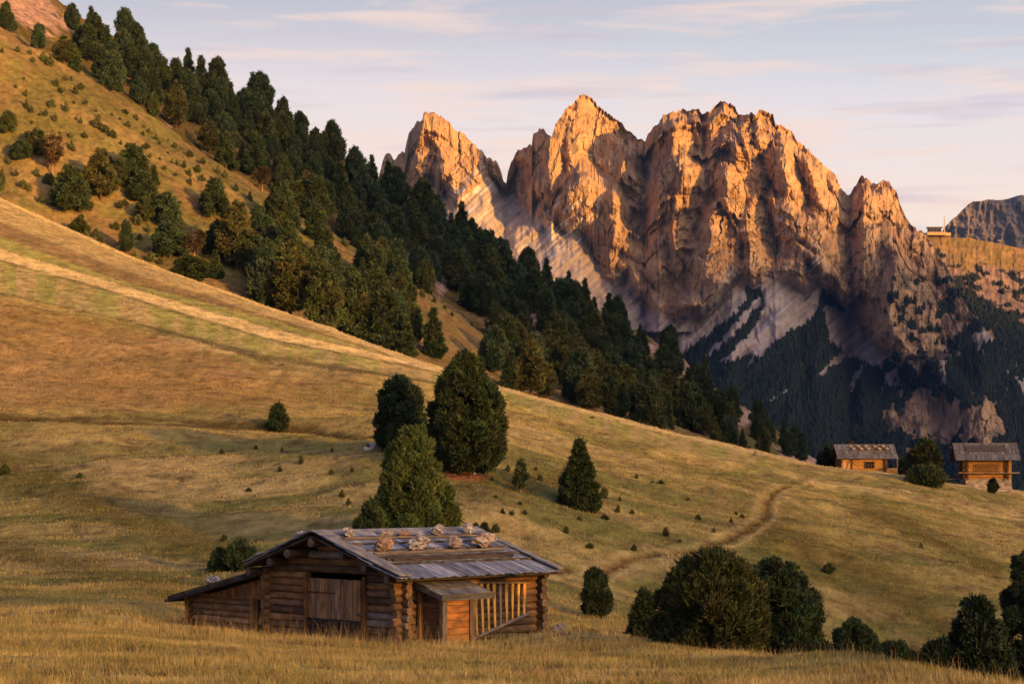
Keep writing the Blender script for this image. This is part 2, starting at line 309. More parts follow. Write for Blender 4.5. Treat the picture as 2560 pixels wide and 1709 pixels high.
# --- ground colours: grass, bare earth and rubble, some light and shade painted in
GOLD, TAN, GREEN, BROWN, DARK = map(np.array, [(.40, .32, .12), (.50, .40, .20), (.20, .205, .07), (.25, .18, .095), (.09, .08, .042)])
def lerp(a, b, t): return a * (1 - t[..., None]) + b * t[..., None]
def ground_colour(u, x, y, py):
    n1 = fbm(x / 9, y / 5, 4, 21); n2 = fbm(x / 2.2, y / 1.1, 4, 31); n3 = fbm(x / 26, y / 16, 3, 41); n4 = fbm(x / 0.7, y / 0.35, 2, 51)
    c = np.broadcast_to(GOLD, x.shape + (3,)).copy()
    c = lerp(c, TAN, sst(.45, .7, n3) * .6)
    gmid = np.exp(-((y - 118) / 38) ** 2) * .38 + np.where(u > 1300, .20 * sst(100, 140, y) * (1 - sst(190, 240, y)), 0)
    c = lerp(c, GREEN, np.clip(sst(.44, .64, n1) * .75 + gmid - .08, 0, 1))
    c = lerp(c, BROWN, sst(.52, .72, n2) * .6)
    c = lerp(c, DARK, sst(.62, .76, n4 * .5 + n2 * .5) * .7)
    # the mown strips of the upper meadow on the left
    K = [-200, 0, 300, 650, 1000, 1300]
    bnd = lambda v: np.interp(u, K, v)
    top = np.interp(u, [p[0] for p in MSKY], [p[1] for p in MSKY])
    b1 = bnd([480, 555, 672, 782, 893, 968]); b2 = bnd([520, 590, 702, 790, 896, 969]); b3 = bnd([555, 618, 712, 812, 898, 970])
    b4 = bnd([585, 648, 737, 841, 913, 973]); b5 = bnd([672, 731, 797, 884, 938, 1000]); b6 = bnd([676, 735, 800, 902, 944, 1003])
    inm = (y < 330) & (y > 150) & (u < 1340)
    wob = (fbm(x / 12, y / 12, 3, 77) - .5) * 8; q = py + wob
    streak = fbm(u / 160, py / 7, 3, 61)
    vs = fbm(u / 26, py / 140, 3, 66)
    def band(lo, hi, colr, amt=.9):
        nonlocal c
        w = sst(-2.5, 2.5, q - lo) * (1 - sst(-2.5, 2.5, q - hi)) * inm * amt
        c = lerp(c, colr * np.ones_like(c) * (0.72 + .56 * streak)[..., None], w)
    band(top - 40, b1, TAN * .8); band(b1, b2, BROWN * .95); band(b2, b3, GREEN * 1.5); band(b3, b4, TAN * 1.35)
    g2 = lerp(np.broadcast_to(GREEN * 1.55, c.shape), TAN * .85, sst(.35, .7, vs))
    w = sst(-2, 2, q - b4) * (1 - sst(-2, 2, q - b5)) * inm * .92
    c = lerp(c, g2 * (0.8 + .4 * streak)[..., None], w)
    band(b4 - 2.0, b4 + 2.5, DARK * 1.2, .8); band(b5, b6, DARK * 1.25, .8); band(b3 - 1.5, b3 + 1.5, DARK * 1.6, .5)
    # mown green edge of the ridge on the right
    w = sst(3, 8, py - top) * (1 - sst(28, 44, py - top + wob)) * sst(1200, 1300, u) * (1 - sst(1850, 2000, u)) * (y < 300) * (y > 190)
    c = lerp(c, lerp(np.broadcast_to(GREEN * 1.5, c.shape), TAN * .8, sst(.4, .7, fbm(u / 16, py / 120, 2, 67))), w * .8)
    w = (py - top < 5) & (y < 300) & (y > 200); c = lerp(c, TAN * 1.2 * np.ones_like(c), w * .7)
    # rough red-brown grass left
    w = sst(0, 30, py - b6) * (1 - sst(1000, 1040, py)) * (1 - sst(500, 1100, u)) * (y > 120) * (y < 300)
    c = lerp(c, np.array((.33, .20, .085)) * np.ones_like(c) * (.6 + .8 * n2)[..., None], w * .6)
    # shade of the hollows painted as darker, greener bands; tussocks and bare spots on the near knoll
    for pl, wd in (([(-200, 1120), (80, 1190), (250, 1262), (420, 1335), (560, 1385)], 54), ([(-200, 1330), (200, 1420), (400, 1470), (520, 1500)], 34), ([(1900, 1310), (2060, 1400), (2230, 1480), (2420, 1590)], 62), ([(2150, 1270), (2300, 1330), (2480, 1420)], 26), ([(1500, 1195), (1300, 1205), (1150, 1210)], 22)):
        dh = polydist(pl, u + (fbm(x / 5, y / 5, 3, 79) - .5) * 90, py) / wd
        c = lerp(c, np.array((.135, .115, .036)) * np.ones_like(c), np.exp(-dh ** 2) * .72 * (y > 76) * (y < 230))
    c = c * (1 + .24 * (1 - sst(66, 84, y)))[..., None]  # brighter foreground light painted into the near grass colour
    nearw = 1 - sst(66, 84, y); pn = fbm(x / 1.9, y / 1.3, 4, 81); pd = fbm(x / .8, y / .7, 3, 82)
    c = lerp(c, np.array((.20, .19, .05)) * np.ones_like(c), sst(.50, .62, pn) * nearw * .75)
    c = lerp(c, np.array((.10, .075, .045)) * np.ones_like(c), sst(.60, .70, pd) * nearw * .75)
    # slope behind
    hill = sst(0, 12, y - np.interp(u, U, yM) - 10)
    sh = lerp(np.broadcast_to(np.array((.205, .145, .072)), c.shape), np.array((.135, .12, .05)), sst(.42, .62, n3))
    sh = lerp(sh, np.array((.265, .195, .095)), sst(.5, .7, fbm(x / 20, y / 12, 3, 92)) * .7)
    sh = lerp(sh, GREEN * .8, sst(.55, .72, fbm(x / 5, y / 4, 3, 93)) * .6)
    c = lerp(c, sh, hill)
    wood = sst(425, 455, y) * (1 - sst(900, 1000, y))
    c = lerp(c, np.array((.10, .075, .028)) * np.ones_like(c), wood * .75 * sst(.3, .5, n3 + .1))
    return c
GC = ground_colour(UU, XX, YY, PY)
ROCKS = [(70, 20, 115, 52, .55), (170, 60, 35, 22, .5), (300, 150, 26, 20, .3), (690, 292, 34, 14, .2), (1012, 650, 16, 34, .2), (1108, 705, 22, 40, .3), (1320, 808, 22, 40, .7), (1350, 850, 22, 40, .7),
         (1630, 870, 16, 18, .3), (1720, 925, 34, 16, .6), (1790, 985, 30, 24, .6), (1860, 1040, 24, 30, .6), (1915, 1085, 30, 24, .7), (1985, 1135, 50, 22, .5), (2040, 1155, 45, 16, .4), (250, 120, 30, 14, .5), (430, 300, 14, 20, .3)]
rk = np.full_like(XX, -1.0)
for (u0, v0, a, b, rot) in ROCKS:
    du = UU - u0; dv = PY - v0; c_, s_ = math.cos(rot), math.sin(rot)
    rk = np.maximum(rk, 1 - np.hypot((du * c_ + dv * s_) / a, (-du * s_ + dv * c_) / b))
rk = sst(.0, .3, rk + (fbm(XX / 5, YY / 3, 3, 15) - .5) * .8) * (rk > -.25) * (YY > 330)
GC = lerp(GC, np.array((.40, .27, .22)) * (0.55 + .8 * fbm(XX / 1.4, YY / 2.0, 3, 16))[..., None], rk)
# trails: worn earth
def trail_pts(pp): return [tuple(place(u, v, 90 if v < 1500 else 40, 300)[:2]) for u, v in pp]
TRAIL = trail_pts([(1340, 1430), (1420, 1418), (1560, 1402), (1680, 1382), (1790, 1356), (1870, 1325), (1915, 1288), (1920, 1250), (1945, 1222), (2030, 1212)])
d = polydist(TRAIL, XX, YY); wd = (YY < 300)
GC = lerp(GC, np.array((.14, .082, .035)) * np.ones_like(GC), np.exp(-(d / .27) ** 2) * wd * .95)
GC = lerp(GC, TAN * np.ones_like(GC), np.exp(-((d - .75) / .3) ** 2) * wd * .5)
for off in (0, 9):
    T2 = trail_pts([(-150, 1030 + off), (0, 1034 + off), (170, 1043 + off), (350, 1046 + off), (520, 1052 + off), (640, 1056 + off), (780, 1068 + off), (930, 1088 + off)])
    d2 = polydist(T2, XX, YY)
    GC = lerp(GC, np.array((.085, .062, .025)) * np.ones_like(GC), np.exp(-(d2 / .75) ** 2) * wd * .85)
    Z -= np.exp(-(d2 / .9) ** 2) * wd * .18
T3 = trail_pts([(1240, 1150), (1500, 1165), (1800, 1185), (2000, 1205), (2150, 1195)]); d3 = polydist(T3, XX, YY)
GC = lerp(GC, DARK * 1.3 * np.ones_like(GC), np.exp(-(d3 / .5) ** 2) * wd * .5)
Z -= np.exp(-(d / .4) ** 2) * wd * .15
bt = place(1150, 1184, 100)
dd = np.hypot((XX - bt.x) / 2.4, (YY - bt.y + .6) / 1.4)
GC = lerp(GC, np.array((.30, .13, .06)) * (.5 + fbm(XX / .4, YY / .4, 2, 5))[..., None], sst(1.1, .7, dd) * .9 * wd)
PY = HOR - FPX * Z / YY
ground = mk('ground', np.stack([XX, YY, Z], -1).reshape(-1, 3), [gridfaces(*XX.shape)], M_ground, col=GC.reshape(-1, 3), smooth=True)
tag(ground, kind='structure')
def colour_at(x, y):
    u = CX + FPX * x / y; c = g_col(u); r = np.clip(np.searchsorted(YG, y) - 1, 0, len(YG) - 2)
    return GC[r, c]

# ------------------------------------------------------------------ grass blades (one mass)
OXY = (-3.43, 62.0)      # foot of the hut's near corner: no grass grows inside it
def blades(n, y0, y1, hlo, hhi, w, seed, u0=-140, u1=2700, tall=0.0, pw=1.0, dryf=.3):
    g = np.random.default_rng(seed)
    y = (y0 ** 2 + g.random(n) * (y1 ** 2 - y0 ** 2)) ** .5 if pw == 1 else y0 + g.random(n) ** pw * (y1 - y0)
    u = u0 + g.random(n) * (u1 - u0); x = (u - CX) / FPX * y
    cl = fbm(x / .9, y / .6, 3, seed)
    keep = g.random(n) < sst(.25, .6, cl) * .8 + .25
    hl = np.stack([x - OXY[0], y - OXY[1]], -1); ha, hb = (hl[:, 0] + hl[:, 1]) * .7071, (-hl[:, 0] + hl[:, 1]) * .7071
    keep &= ~((ha > -.05) & (ha < 6.1) & (hb > -.05) & (hb < 11.1))
    x, y, cl = x[keep], y[keep], cl[keep]; n = len(x)
    z = zground(x, y); h = (hlo + (hhi - hlo) * g.random(n)) * (.5 + cl) * (.45 + 1.1 * fbm(x / 2.6, y / 1.7, 2, seed + 40))
    t = g.random(n) < tall; h = np.where(t, h * 2.0 + .12, h)
    an = g.random(n) * 2 * math.pi; dx, dy = np.cos(an), np.sin(an)
    ln = h * (.1 + .5 * g.random(n)); la = R(200) + g.normal(0, 2.2, n)
    lx, ly = np.cos(la) * ln, np.sin(la) * ln
    ww = w * (.6 + .8 * g.random(n)) * np.where(t, .6, 1)
    b0 = np.stack([x - dx * ww, y - dy * ww, z - .03], -1); b1 = np.stack([x + dx * ww, y + dy * ww, z - .03], -1)
    m0 = np.stack([x - dx * ww * .7 + lx * .35, y - dy * ww * .7 + ly * .35, z + h * .6], -1); m1 = np.stack([x + dx * ww * .7 + lx * .35, y + dy * ww * .7 + ly * .35, z + h * .6], -1)
    tp = np.stack([x + lx, y + ly, z + h], -1)
    c = colour_at(x, y) * (.75 + .6 * g.random(n))[:, None]
    dry = g.random(n) < dryf
    c = np.where(dry[:, None], c * .35 + np.array((.50, .37, .15)) * .65, c * 1.05)
    c = np.where(t[:, None], np.array((.50, .35, .16)) * (.7 + .5 * g.random(n))[:, None], c)
    V = np.stack([b0, b1, m1, m0, tp], 1).reshape(-1, 3); i = np.arange(n)[:, None] * 5
    return V, i + np.array([[0, 1, 2, 3]]), i + np.array([[3, 2, 4]]), np.repeat(c, 5, 0)
parts = [blades(360000, 26, 60, .05, .14, .0045, 101, tall=.02), blades(220000, 58, 96, .08, .19, .007, 102, tall=.02),
         blades(2200, 57, 62.5, .20, .42, .0035, 106, u0=400, u1=1420, tall=.45), blades(230000, 96, 200, .07, .17, .016, 103, dryf=.1), blades(110000, 195, 300, .08, .18, .022, 104, dryf=.08)]
off = 0; Vs, Qs, Ts, Cs = [], [], [], []
for V, q, t, c in parts:
    Vs.append(V); Qs.append(q + off); Ts.append(t + off); Cs.append(c); off += len(V)
grass = mk('grass', np.concatenate(Vs), [np.concatenate(Qs), np.concatenate(Ts)], M_grass, col=np.concatenate(Cs))
tag(grass, 'dry golden mountain grass covering the meadow', 'grass', kind='stuff')

# ------------------------------------------------------------------ the rock massif: a relief of buttresses and gullies with its own depth
SKYL = [(940, 470), (958, 398), (966, 384), (975, 385), (984, 402), (995, 386), (1004, 378), (1011, 379), (1021, 335), (1039, 307), (1054, 300), (1060, 281), (1069, 285), (1084, 283), (1109, 294), (1128, 311), (1143, 329), (1152, 327),
        (1172, 346), (1187, 362), (1206, 379), (1220, 394), (1239, 401), (1252, 423), (1259, 449), (1265, 455), (1270, 427), (1281, 401), (1294, 377), (1309, 366), (1329, 364), (1333, 335), (1350, 324),
        (1365, 331), (1379, 344), (1387, 312), (1405, 290), (1420, 268), (1439, 253), (1450, 238), (1461, 234), (1476, 244), (1498, 268), (1520, 285), (1553, 307), (1568, 327), (1586, 336), (1598, 348), (1614, 351),
        (1631, 318), (1646, 309), (1657, 286), (1683, 281), (1704, 272), (1720, 280), (1732, 271), (1745, 273), (1756, 283), (1773, 276), (1786, 263), (1812, 252), (1830, 263), (1851, 287), (1865, 286), (1877, 281), (1888, 291), (1899, 276),
        (1916, 277), (1932, 287), (1938, 311), (1955, 318), (1977, 326), (1995, 354), (2010, 361), (2025, 380), (2055, 406), (2073, 426), (2090, 441), (2103, 471), (2118, 491), (2122, 493), (2138, 463), (2155, 440),
        (2168, 450), (2179, 460), (2194, 458), (2211, 448), (2224, 456), (2242, 484), (2250, 510), (2263, 536), (2276, 558), (2294, 575), (2311, 582), (2333, 618), (2345, 640), (2368, 668), (2399, 738), (2425, 780), (2459, 803), (2500, 850), (2560, 930), (2640, 1010)]
FOOT = [(940, 560), (1100, 560), (1160, 520), (1215, 450), (1250, 462), (1290, 490), (1340, 560), (1400, 585), (1450, 600), (1500, 690), (1545, 700), (1570, 690), (1600, 735), (1650, 800), (1690, 805), (1740, 775), (1790, 735), (1830, 690), (1870, 700),
        (1905, 692), (1940, 684), (1975, 698), (2010, 712), (2045, 690), (2080, 725), (2130, 790), (2200, 885), (2260, 905), (2340, 880), (2400, 840), (2459, 815), (2560, 940), (2640, 1020)]
BASE = [(940, 3080), (1100, 3040), (1200, 3120), (1262, 3200), (1330, 3080), (1420, 3010), (1520, 3010), (1610, 3020), (1648, 2900), (1700, 2880), (1820, 2870), (1950, 2880), (2060, 2920), (2125, 2970), (2160, 2900), (2230, 2850), (2340, 2840), (2460, 2800), (2640, 2760)]
def facets(x, y, seed):
    """flat tilted plates, one per cell, like split rock"""
    xi, yi = np.floor(x), np.floor(y); best = np.full(x.shape, 1e9); val = np.zeros(x.shape)
    for a in (-1, 0, 1):
        for b in (-1, 0, 1):
            cx, cy = xi + a, yi + b
            px_, py_ = cx + hsh(cx, cy, seed), cy + hsh(cx, cy, seed + 1)
            d = (x - px_) ** 2 + (y - py_) ** 2
            v = (hsh(cx, cy, seed + 2) - .5) * .8 + (x - px_) * (hsh(cx, cy, seed + 3) - .5) * 1.6 + (y - py_) * (hsh(cx, cy, seed + 4) - .5) * .7
            m = d < best; val = np.where(m, v, val); best = np.where(m, d, best)
    return val
du_ = 1.6
UM = np.arange(942, 2640, du_); VM = 1.0 * np.concatenate([np.linspace(0, .62, 420)[:-1], np.linspace(.62, 1, 150)])
skl = itp(UM, SKYL) + (fbm(UM / 9, UM * 0, 3, 201) - .5) * 13 * sst(940, 1000, UM) * (1 - sst(2290, 2330, UM)) + (fbm(UM / 2.6, UM * 0, 2, 202) - .5) * 5
bot = 1560.0
mu, mt = np.meshgrid(UM, VM); mv = skl[None, :] + mt * (bot - skl[None, :])
foot = itp(UM, FOOT)[None, :] + (fbm(mu / 30, mv / 60, 3, 203) - .5) * 46
hgt = foot - mv                         # rows above the foot of the cliffs
relief = np.zeros_like(mu)
wu = mu + (fbm(mu / 46, mv / 70, 3, 210) - .5) * 26 + (fbm(mu / 11, mv / 26, 2, 211) - .5) * 9
wv = mv + (fbm(mu / 30, mv / 40, 3, 212) - .5) * 34
def rib(pts, wl, wr, p, top=.10, end=.42, sharp=1.0):
    """buttress: crest line pts (u, v) from apex to foot, half widths (top, bottom) to the left and right, forward reach p in metres"""
    global relief
    pts = np.array(pts, float); v0, v1 = pts[0, 1], pts[-1, 1]
    t = (wv - v0) / (v1 - v0); uc = np.interp(wv, pts[:, 1], pts[:, 0])
    a = wl[0] + (wl[1] - wl[0]) * np.clip(t, 0, 1); b = wr[0] + (wr[1] - wr[0]) * np.clip(t, 0, 1)
    s = wu - uc; s = np.where(s < 0, -s / a, s / b)
    f = .25 * np.clip(1 - s, 0, 1) ** sharp * sst(0, top, t) * (1 - sst(1 - end, 1.0, t)) * p * (.55 + .45 * np.clip(t, 0, 1))
    relief = np.maximum(relief, f)
# first peak
rib([(1060, 270), (1052, 340), (1040, 390), (1048, 440), (1062, 475), (1110, 570)], (30, 46), (40, 75), 80, top=.02)
rib([(1100, 310), (1111, 345), (1112, 430), (1128, 500), (1150, 560)], (14, 44), (40, 60), 62)
rib([(1160, 370), (1140, 430), (1130, 470), (1135, 545)], (8, 26), (30, 55), 45)
rib([(1192, 385), (1187, 420), (1186, 500)], (6, 18), (25, 45), 30)
rib([(1218, 400), (1228, 430), (1250, 475)], (8, 18), (20, 22), 18)
rib([(1003, 378), (1005, 420), (1010, 480)], (10, 20), (9, 12), 25)
# second peak
rib([(1350, 318), (1335, 400), (1318, 500)], (40, 50), (26, 40), 60)
rib([(1300, 372), (1288, 430), (1285, 490)], (16, 22), (26, 30), 34)
rib([(1392, 300), (1378, 350), (1373, 400), (1375, 470), (1352, 520), (1345, 590)], (22, 26), (50, 60), 95, top=.04)
rib([(1460, 225), (1440, 300), (1424, 358), (1424, 430), (1420, 500), (1400, 590)], (20, 24), (75, 85), 120, top=.03)
rib([(1520, 290), (1500, 380), (1490, 470)], (14, 25), (30, 40), 66)
# pillar standing forward between second peak and main massif
rib([(1572, 380), (1560, 440), (1545, 470), (1535, 560), (1530, 620), (1518, 705)], (16, 26), (60, 56), 165, top=.05)
rib([(1625, 390), (1612, 450), (1606, 520)], (10, 22), (30, 30), 120)
rib([(1480, 600), (1474, 650), (1478, 700)], (5, 9), (7, 12), 46)
# main massif
rib([(1650, 290), (1640, 400), (1640, 520)], (18, 24), (34, 40), 40)
rib([(1692, 282), (1683, 350), (1690, 410), (1700, 470), (1705, 540)], (38, 44), (46, 60), 92, top=.05)
rib([(1735, 268), (1742, 330), (1755, 400)], (8, 15), (20, 24), 70)
rib([(1722, 392), (1712, 440), (1714, 490), (1703, 560), (1698, 640), (1688, 760)], (30, 44), (58, 60), 120)
rib([(1645, 515), (1632, 560), (1625, 620), (1628, 680)], (12, 26), (22, 40), 84, top=.18)
rib([(1612, 596), (1618, 680), (1640, 780), (1650, 830)], (12, 30), (50, 80), 100)
rib([(1730, 660), (1725, 740), (1735, 800)], (10, 24), (24, 40), 70)
rib([(1690, 520), (1685, 580), (1688, 640), (1700, 730)], (14, 24), (30, 50), 132)
rib([(1790, 496), (1780, 560), (1775, 640), (1762, 770)], (24, 50), (40, 72), 150)
rib([(1812, 246), (1785, 300), (1778, 350), (1782, 420), (1790, 500)], (20, 28), (48, 44), 78, top=.03)
rib([(1812, 350), (1805, 380), (1805, 430)], (10, 14), (22, 28), 88)
rib([(1848, 345), (1840, 400), (1820, 430), (1816, 500), (1836, 580), (1840, 700)], (20, 40), (46, 66), 118)
rib([(1876, 480), (1868, 540), (1872, 610), (1876, 700), (1870, 760)], (10, 22), (36, 66), 136)
rib([(1900, 640), (1905, 700), (1900, 760)], (8, 16), (20, 26), 110)
rib([(1872, 285), (1858, 330), (1868, 380), (1888, 440), (1905, 480)], (14, 26), (34, 44), 84)
rib([(1904, 272), (1893, 320), (1908, 400)], (10, 18), (36, 42), 96, top=.04)
rib([(1962, 318), (1958, 390), (1970, 450), (1982, 530), (1988, 600), (1975, 690)], (26, 44), (40, 52), 96)
rib([(2014, 362), (2024, 430), (2042, 500), (2040, 600)], (12, 24), (36, 46), 92)
rib([(2066, 416), (2080, 470), (2108, 520), (2108, 600)], (10, 20), (26, 32), 84)
rib([(2092, 512), (2083, 540), (2082, 590)], (8, 13), (11, 18), 100)
rib([(2128, 548), (2120, 580), (2118, 640)], (8, 13), (14, 22), 84)
rib([(2010, 630), (2002, 670), (1998, 735)], (10, 18), (18, 30), 84)
rib([(2060, 640), (2050, 700), (2050, 760)], (8, 26), (20, 40), 50)
rib([(2156, 432), (2145, 470), (2135, 540), (2110, 640)], (16, 34), (26, 30), 60, top=.05)
rib([(2215, 440), (2170, 500), (2163, 560), (2140, 680), (2110, 800)], (14, 44), (70, 90), 120, top=.04)
rib([(2262, 560), (2240, 660), (2228, 760), (2205, 870), (2190, 960)], (24, 56), (90, 150), 190, top=.10)
rib([(2310, 580), (2305, 640), (2312, 720)], (10, 30), (30, 50), 130)
rib([(2150, 640), (2120, 740), (2090, 830)], (20, 40), (36, 50), 90)
# the outcrop low in the forest
rib([(2275, 960), (2255, 1010), (2260, 1080), (2290, 1140)], (30, 60), (90, 150), 85, end=.3)
rib([(2400, 985), (2395, 1060), (2420, 1120)], (40, 60), (60, 80), 60, end=.3)
# walls that face away to the left (between the crests) and broad faces that look to the right: crest lines follow the outlines below
def in_poly(pl, x, y):
    r = np.zeros(x.shape, bool)
    for (xi, yi), (xj, yj) in zip(pl, pl[-1:] + pl[:-1]):
        if yi == yj: continue
        r ^= ((yi > y) != (yj > y)) & (x < (xj - xi) * (y - yi) / (yj - yi) + xi)
    return r
A6 = lambda pl: [(980 + .3698 * x, 220 + .3698 * y) for x, y in pl]
A7 = lambda pl: [(1600 + .4336 * x, 220 + .4336 * y) for x, y in pl]
AWAY = [A6(q) for q in ([(40, 450), (100, 400), (110, 310), (160, 235), (220, 215), (225, 260), (205, 300), (180, 380), (165, 450), (180, 560), (210, 650), (100, 600), (40, 560)],
    [(235, 225), (250, 320), (290, 360), (330, 420), (350, 480), (355, 570), (330, 640), (300, 660), (270, 620), (250, 540), (250, 460), (285, 400), (240, 330), (225, 280)],
    [(490, 465), (500, 475), (440, 540), (410, 610), (395, 680), (385, 780), (360, 700), (370, 640), (395, 560), (440, 500)], [(545, 500), (568, 520), (558, 600), (530, 660), (522, 640), (538, 560)],
    [(610, 440), (700, 480), (740, 550), (765, 640), (700, 610), (660, 580), (640, 520)])]
TOWARD = [A6(q) for q in ([(1090, 270), (1150, 180), (1190, 120), (1240, 80), (1300, 25), (1400, 120), (1460, 165), (1550, 225), (1600, 290), (1570, 345), (1520, 350), (1520, 320), (1450, 325), (1425, 360), (1420, 400), (1385, 450), (1370, 500), (1320, 560), (1280, 575), (1210, 580), (1200, 560), (1205, 375), (1180, 400), (1185, 500), (1190, 580), (1195, 670), (1130, 680), (1110, 650), (1085, 720), (1060, 820), (1020, 830), (990, 800), (985, 740), (1040, 650), (1075, 590), (1075, 500), (1060, 420), (1075, 345)],
    [(850, 415), (880, 405), (830, 470), (835, 560), (870, 640), (855, 690), (830, 725), (780, 670), (775, 600), (785, 540), (815, 480)],
    [(1570, 430), (1600, 415), (1650, 420), (1660, 470), (1755, 460), (1785, 575), (1740, 580), (1730, 640), (1705, 650), (1695, 720), (1670, 720), (1655, 600), (1640, 530), (1600, 560), (1605, 640), (1600, 740), (1610, 810), (1640, 815), (1635, 880), (1590, 960), (1560, 1100), (1530, 1200), (1510, 1250), (1480, 1230), (1460, 1120), (1480, 1060), (1500, 1050), (1500, 900), (1455, 850), (1490, 810), (1500, 740), (1500, 640), (1545, 605), (1565, 640), (1580, 540)],
    [(1590, 960), (1610, 950), (1605, 1010), (1575, 1060), (1565, 1040)], [(1340, 1090), (1355, 1095), (1370, 1210), (1340, 1220)])] + [A7(q) for q in (
    [(205, 170), (280, 140), (290, 200), (340, 190), (370, 240), (385, 330), (385, 380), (350, 390), (300, 360), (285, 385), (270, 430), (220, 445), (195, 380), (190, 300), (205, 230)], [(100, 215), (130, 140), (240, 108), (285, 130), (210, 190), (140, 215)], [(300, 108), (345, 115), (365, 170), (360, 230), (330, 200), (295, 150)],
    [(290, 395), (370, 390), (410, 480), (400, 560), (430, 640), (430, 670), (350, 690), (310, 780), (320, 880), (280, 980), (250, 1000), (190, 900), (190, 780), (210, 620), (255, 560), (250, 470), (270, 440), (280, 400)], [(100, 705), (130, 780), (155, 860), (155, 880), (130, 905), (60, 860), (60, 800), (75, 730)],
    [(0, 850), (50, 850), (110, 905), (160, 895), (210, 960), (280, 1040), (260, 1150), (230, 1200), (170, 1260), (110, 1250), (60, 1180), (30, 1080), (10, 960)], [(440, 655), (480, 700), (560, 820), (580, 900), (595, 990), (560, 1010), (500, 1100), (430, 1120), (380, 1080), (390, 950), (410, 860), (405, 760), (425, 690)],
    [(400, 130), (430, 95), (490, 60), (530, 90), (580, 150), (555, 200), (520, 190), (490, 250), (440, 290), (410, 330), (405, 260), (400, 190)], [(410, 320), (440, 350), (470, 360), (490, 300), (510, 320), (500, 370), (470, 410), (430, 460), (410, 480), (405, 400)], [(560, 310), (590, 320), (620, 400), (680, 480), (670, 520), (690, 560), (650, 590), (570, 470), (545, 400), (545, 350)],
    [(500, 420), (540, 400), (560, 480), (620, 540), (660, 580), (700, 640), (740, 720), (765, 780), (790, 880), (790, 960), (760, 1000), (740, 1080), (710, 1130), (670, 1150), (640, 1080), (640, 960), (610, 880), (610, 780), (590, 660), (560, 800), (520, 720), (490, 640), (510, 540), (490, 470)],
    [(590, 280), (600, 220), (640, 140), (660, 180), (655, 260), (640, 330), (690, 360), (715, 410), (715, 480), (750, 540), (750, 590), (710, 620), (690, 580), (680, 500), (640, 430), (620, 350)], [(690, 120), (765, 145), (785, 215), (760, 260), (740, 340), (715, 390), (695, 330), (680, 250), (670, 180)],
    [(820, 220), (870, 235), (910, 300), (980, 360), (930, 390), (910, 360), (870, 340), (900, 420), (940, 520), (945, 600), (970, 640), (965, 690), (900, 720), (890, 780), (880, 700), (860, 600), (855, 480), (830, 420), (835, 330)], [(945, 320), (1050, 420), (1060, 470), (1090, 590), (1040, 590), (1010, 590), (990, 500), (960, 410)], [(1070, 480), (1100, 465), (1130, 500), (1195, 625), (1150, 590), (1110, 560), (1080, 520)],
    [(1130, 690), (1155, 780), (1140, 805), (1115, 810), (1120, 740)], [(1215, 770), (1235, 800), (1200, 825)], [(1280, 498), (1335, 550), (1310, 570), (1250, 590), (1240, 560)],
    [(1340, 555), (1410, 515), (1460, 560), (1500, 660), (1550, 760), (1600, 815), (1600, 900), (1540, 860), (1500, 860), (1430, 850), (1370, 880), (1360, 800), (1300, 770), (1290, 720), (1310, 640), (1300, 590)],
    [(1450, 1130), (1500, 960), (1440, 880), (1530, 870), (1620, 860), (1700, 940), (1860, 1200), (1860, 1330), (1700, 1400), (1440, 1350), (1430, 1250)], [(930, 860), (920, 900), (890, 920), (900, 880)], [(950, 980), (975, 1010), (975, 1100), (920, 1180), (915, 1080), (935, 1000)])]
qx, qy = mu + (fbm(mu / 18, mv / 22, 3, 281) - .5) * 14 + (fbm(mu / 5, mv / 7, 2, 282) - .5) * 5, mv + (fbm(mu / 18, mv / 18, 3, 283) - .5) * 16
away = np.zeros(mu.shape, bool); tow = np.zeros(mu.shape, bool)
for pl in AWAY: away |= in_poly(pl, qx, qy)
for pl in TOWARD: tow |= in_poly(pl, qx, qy)
away |= (mu > 1288) & (mu < 2330) & ~tow
away &= ~((mv - skl[None, :] < 20) & (mu > 1890))
steps = np.where(away, 3.3 + .9 * (fbm(mu / 40, mv / 60, 2, 284) - .5), -.10) * du_ * .6
lk = math.exp(-du_ / 68.0); fwd = np.zeros_like(mu); acc = np.zeros(mu.shape[0])
for c_ in range(mu.shape[1]):
    acc = acc * lk + steps[:, c_] * sst(-30, 30, hgt[:, c_]); fwd[:, c_] = acc
kk = np.array([1, 4, 7, 4, 1.0]); kk /= kk.sum(); fp = np.pad(fwd, ((2, 2), (0, 0)), 'edge'); fwd = sum(kk[j] * fp[j:j + fwd.shape[0]] for j in range(5))
relief = relief + fwd
cliff = sst(-14, 20, hgt)
outc = np.maximum(1 - np.hypot((mu - 2330) / 120, (mv - 1045) / 85), 1 - np.hypot((mu - 2440) / 70, (mv - 1060) / 60))
outc = sst(0, .25, outc + (fbm(mu / 18, mv / 24, 5, 222) - .5) * 1.5) * (outc > -.25)
lowrock = sst(0, .35, 1 - np.hypot((mu - 2310 - (mv - 760) * .12) / 150, (mv - 730) / 190) + (fbm(mu / 34, mv / 44, 4, 224) - .5) * .5)
rough = np.maximum(cliff, np.maximum(outc, lowrock * .8))
reach = sst(60, 0, -hgt) * (1 - .0)
D = itp(UM, BASE)[None, :] + np.where(hgt > 0, hgt * .42 - 22, hgt * .80 - 22)
D -= relief * np.maximum(cliff, np.maximum(sst(-34, 10, hgt) * .9, (mv > 900) * (mu > 2100)))
fu_, fv_ = mu + (fbm(mu / 12, mv / 16, 3, 237) - .5) * 14, mv + (fbm(mu / 12, mv / 16, 3, 238) - .5) * 14
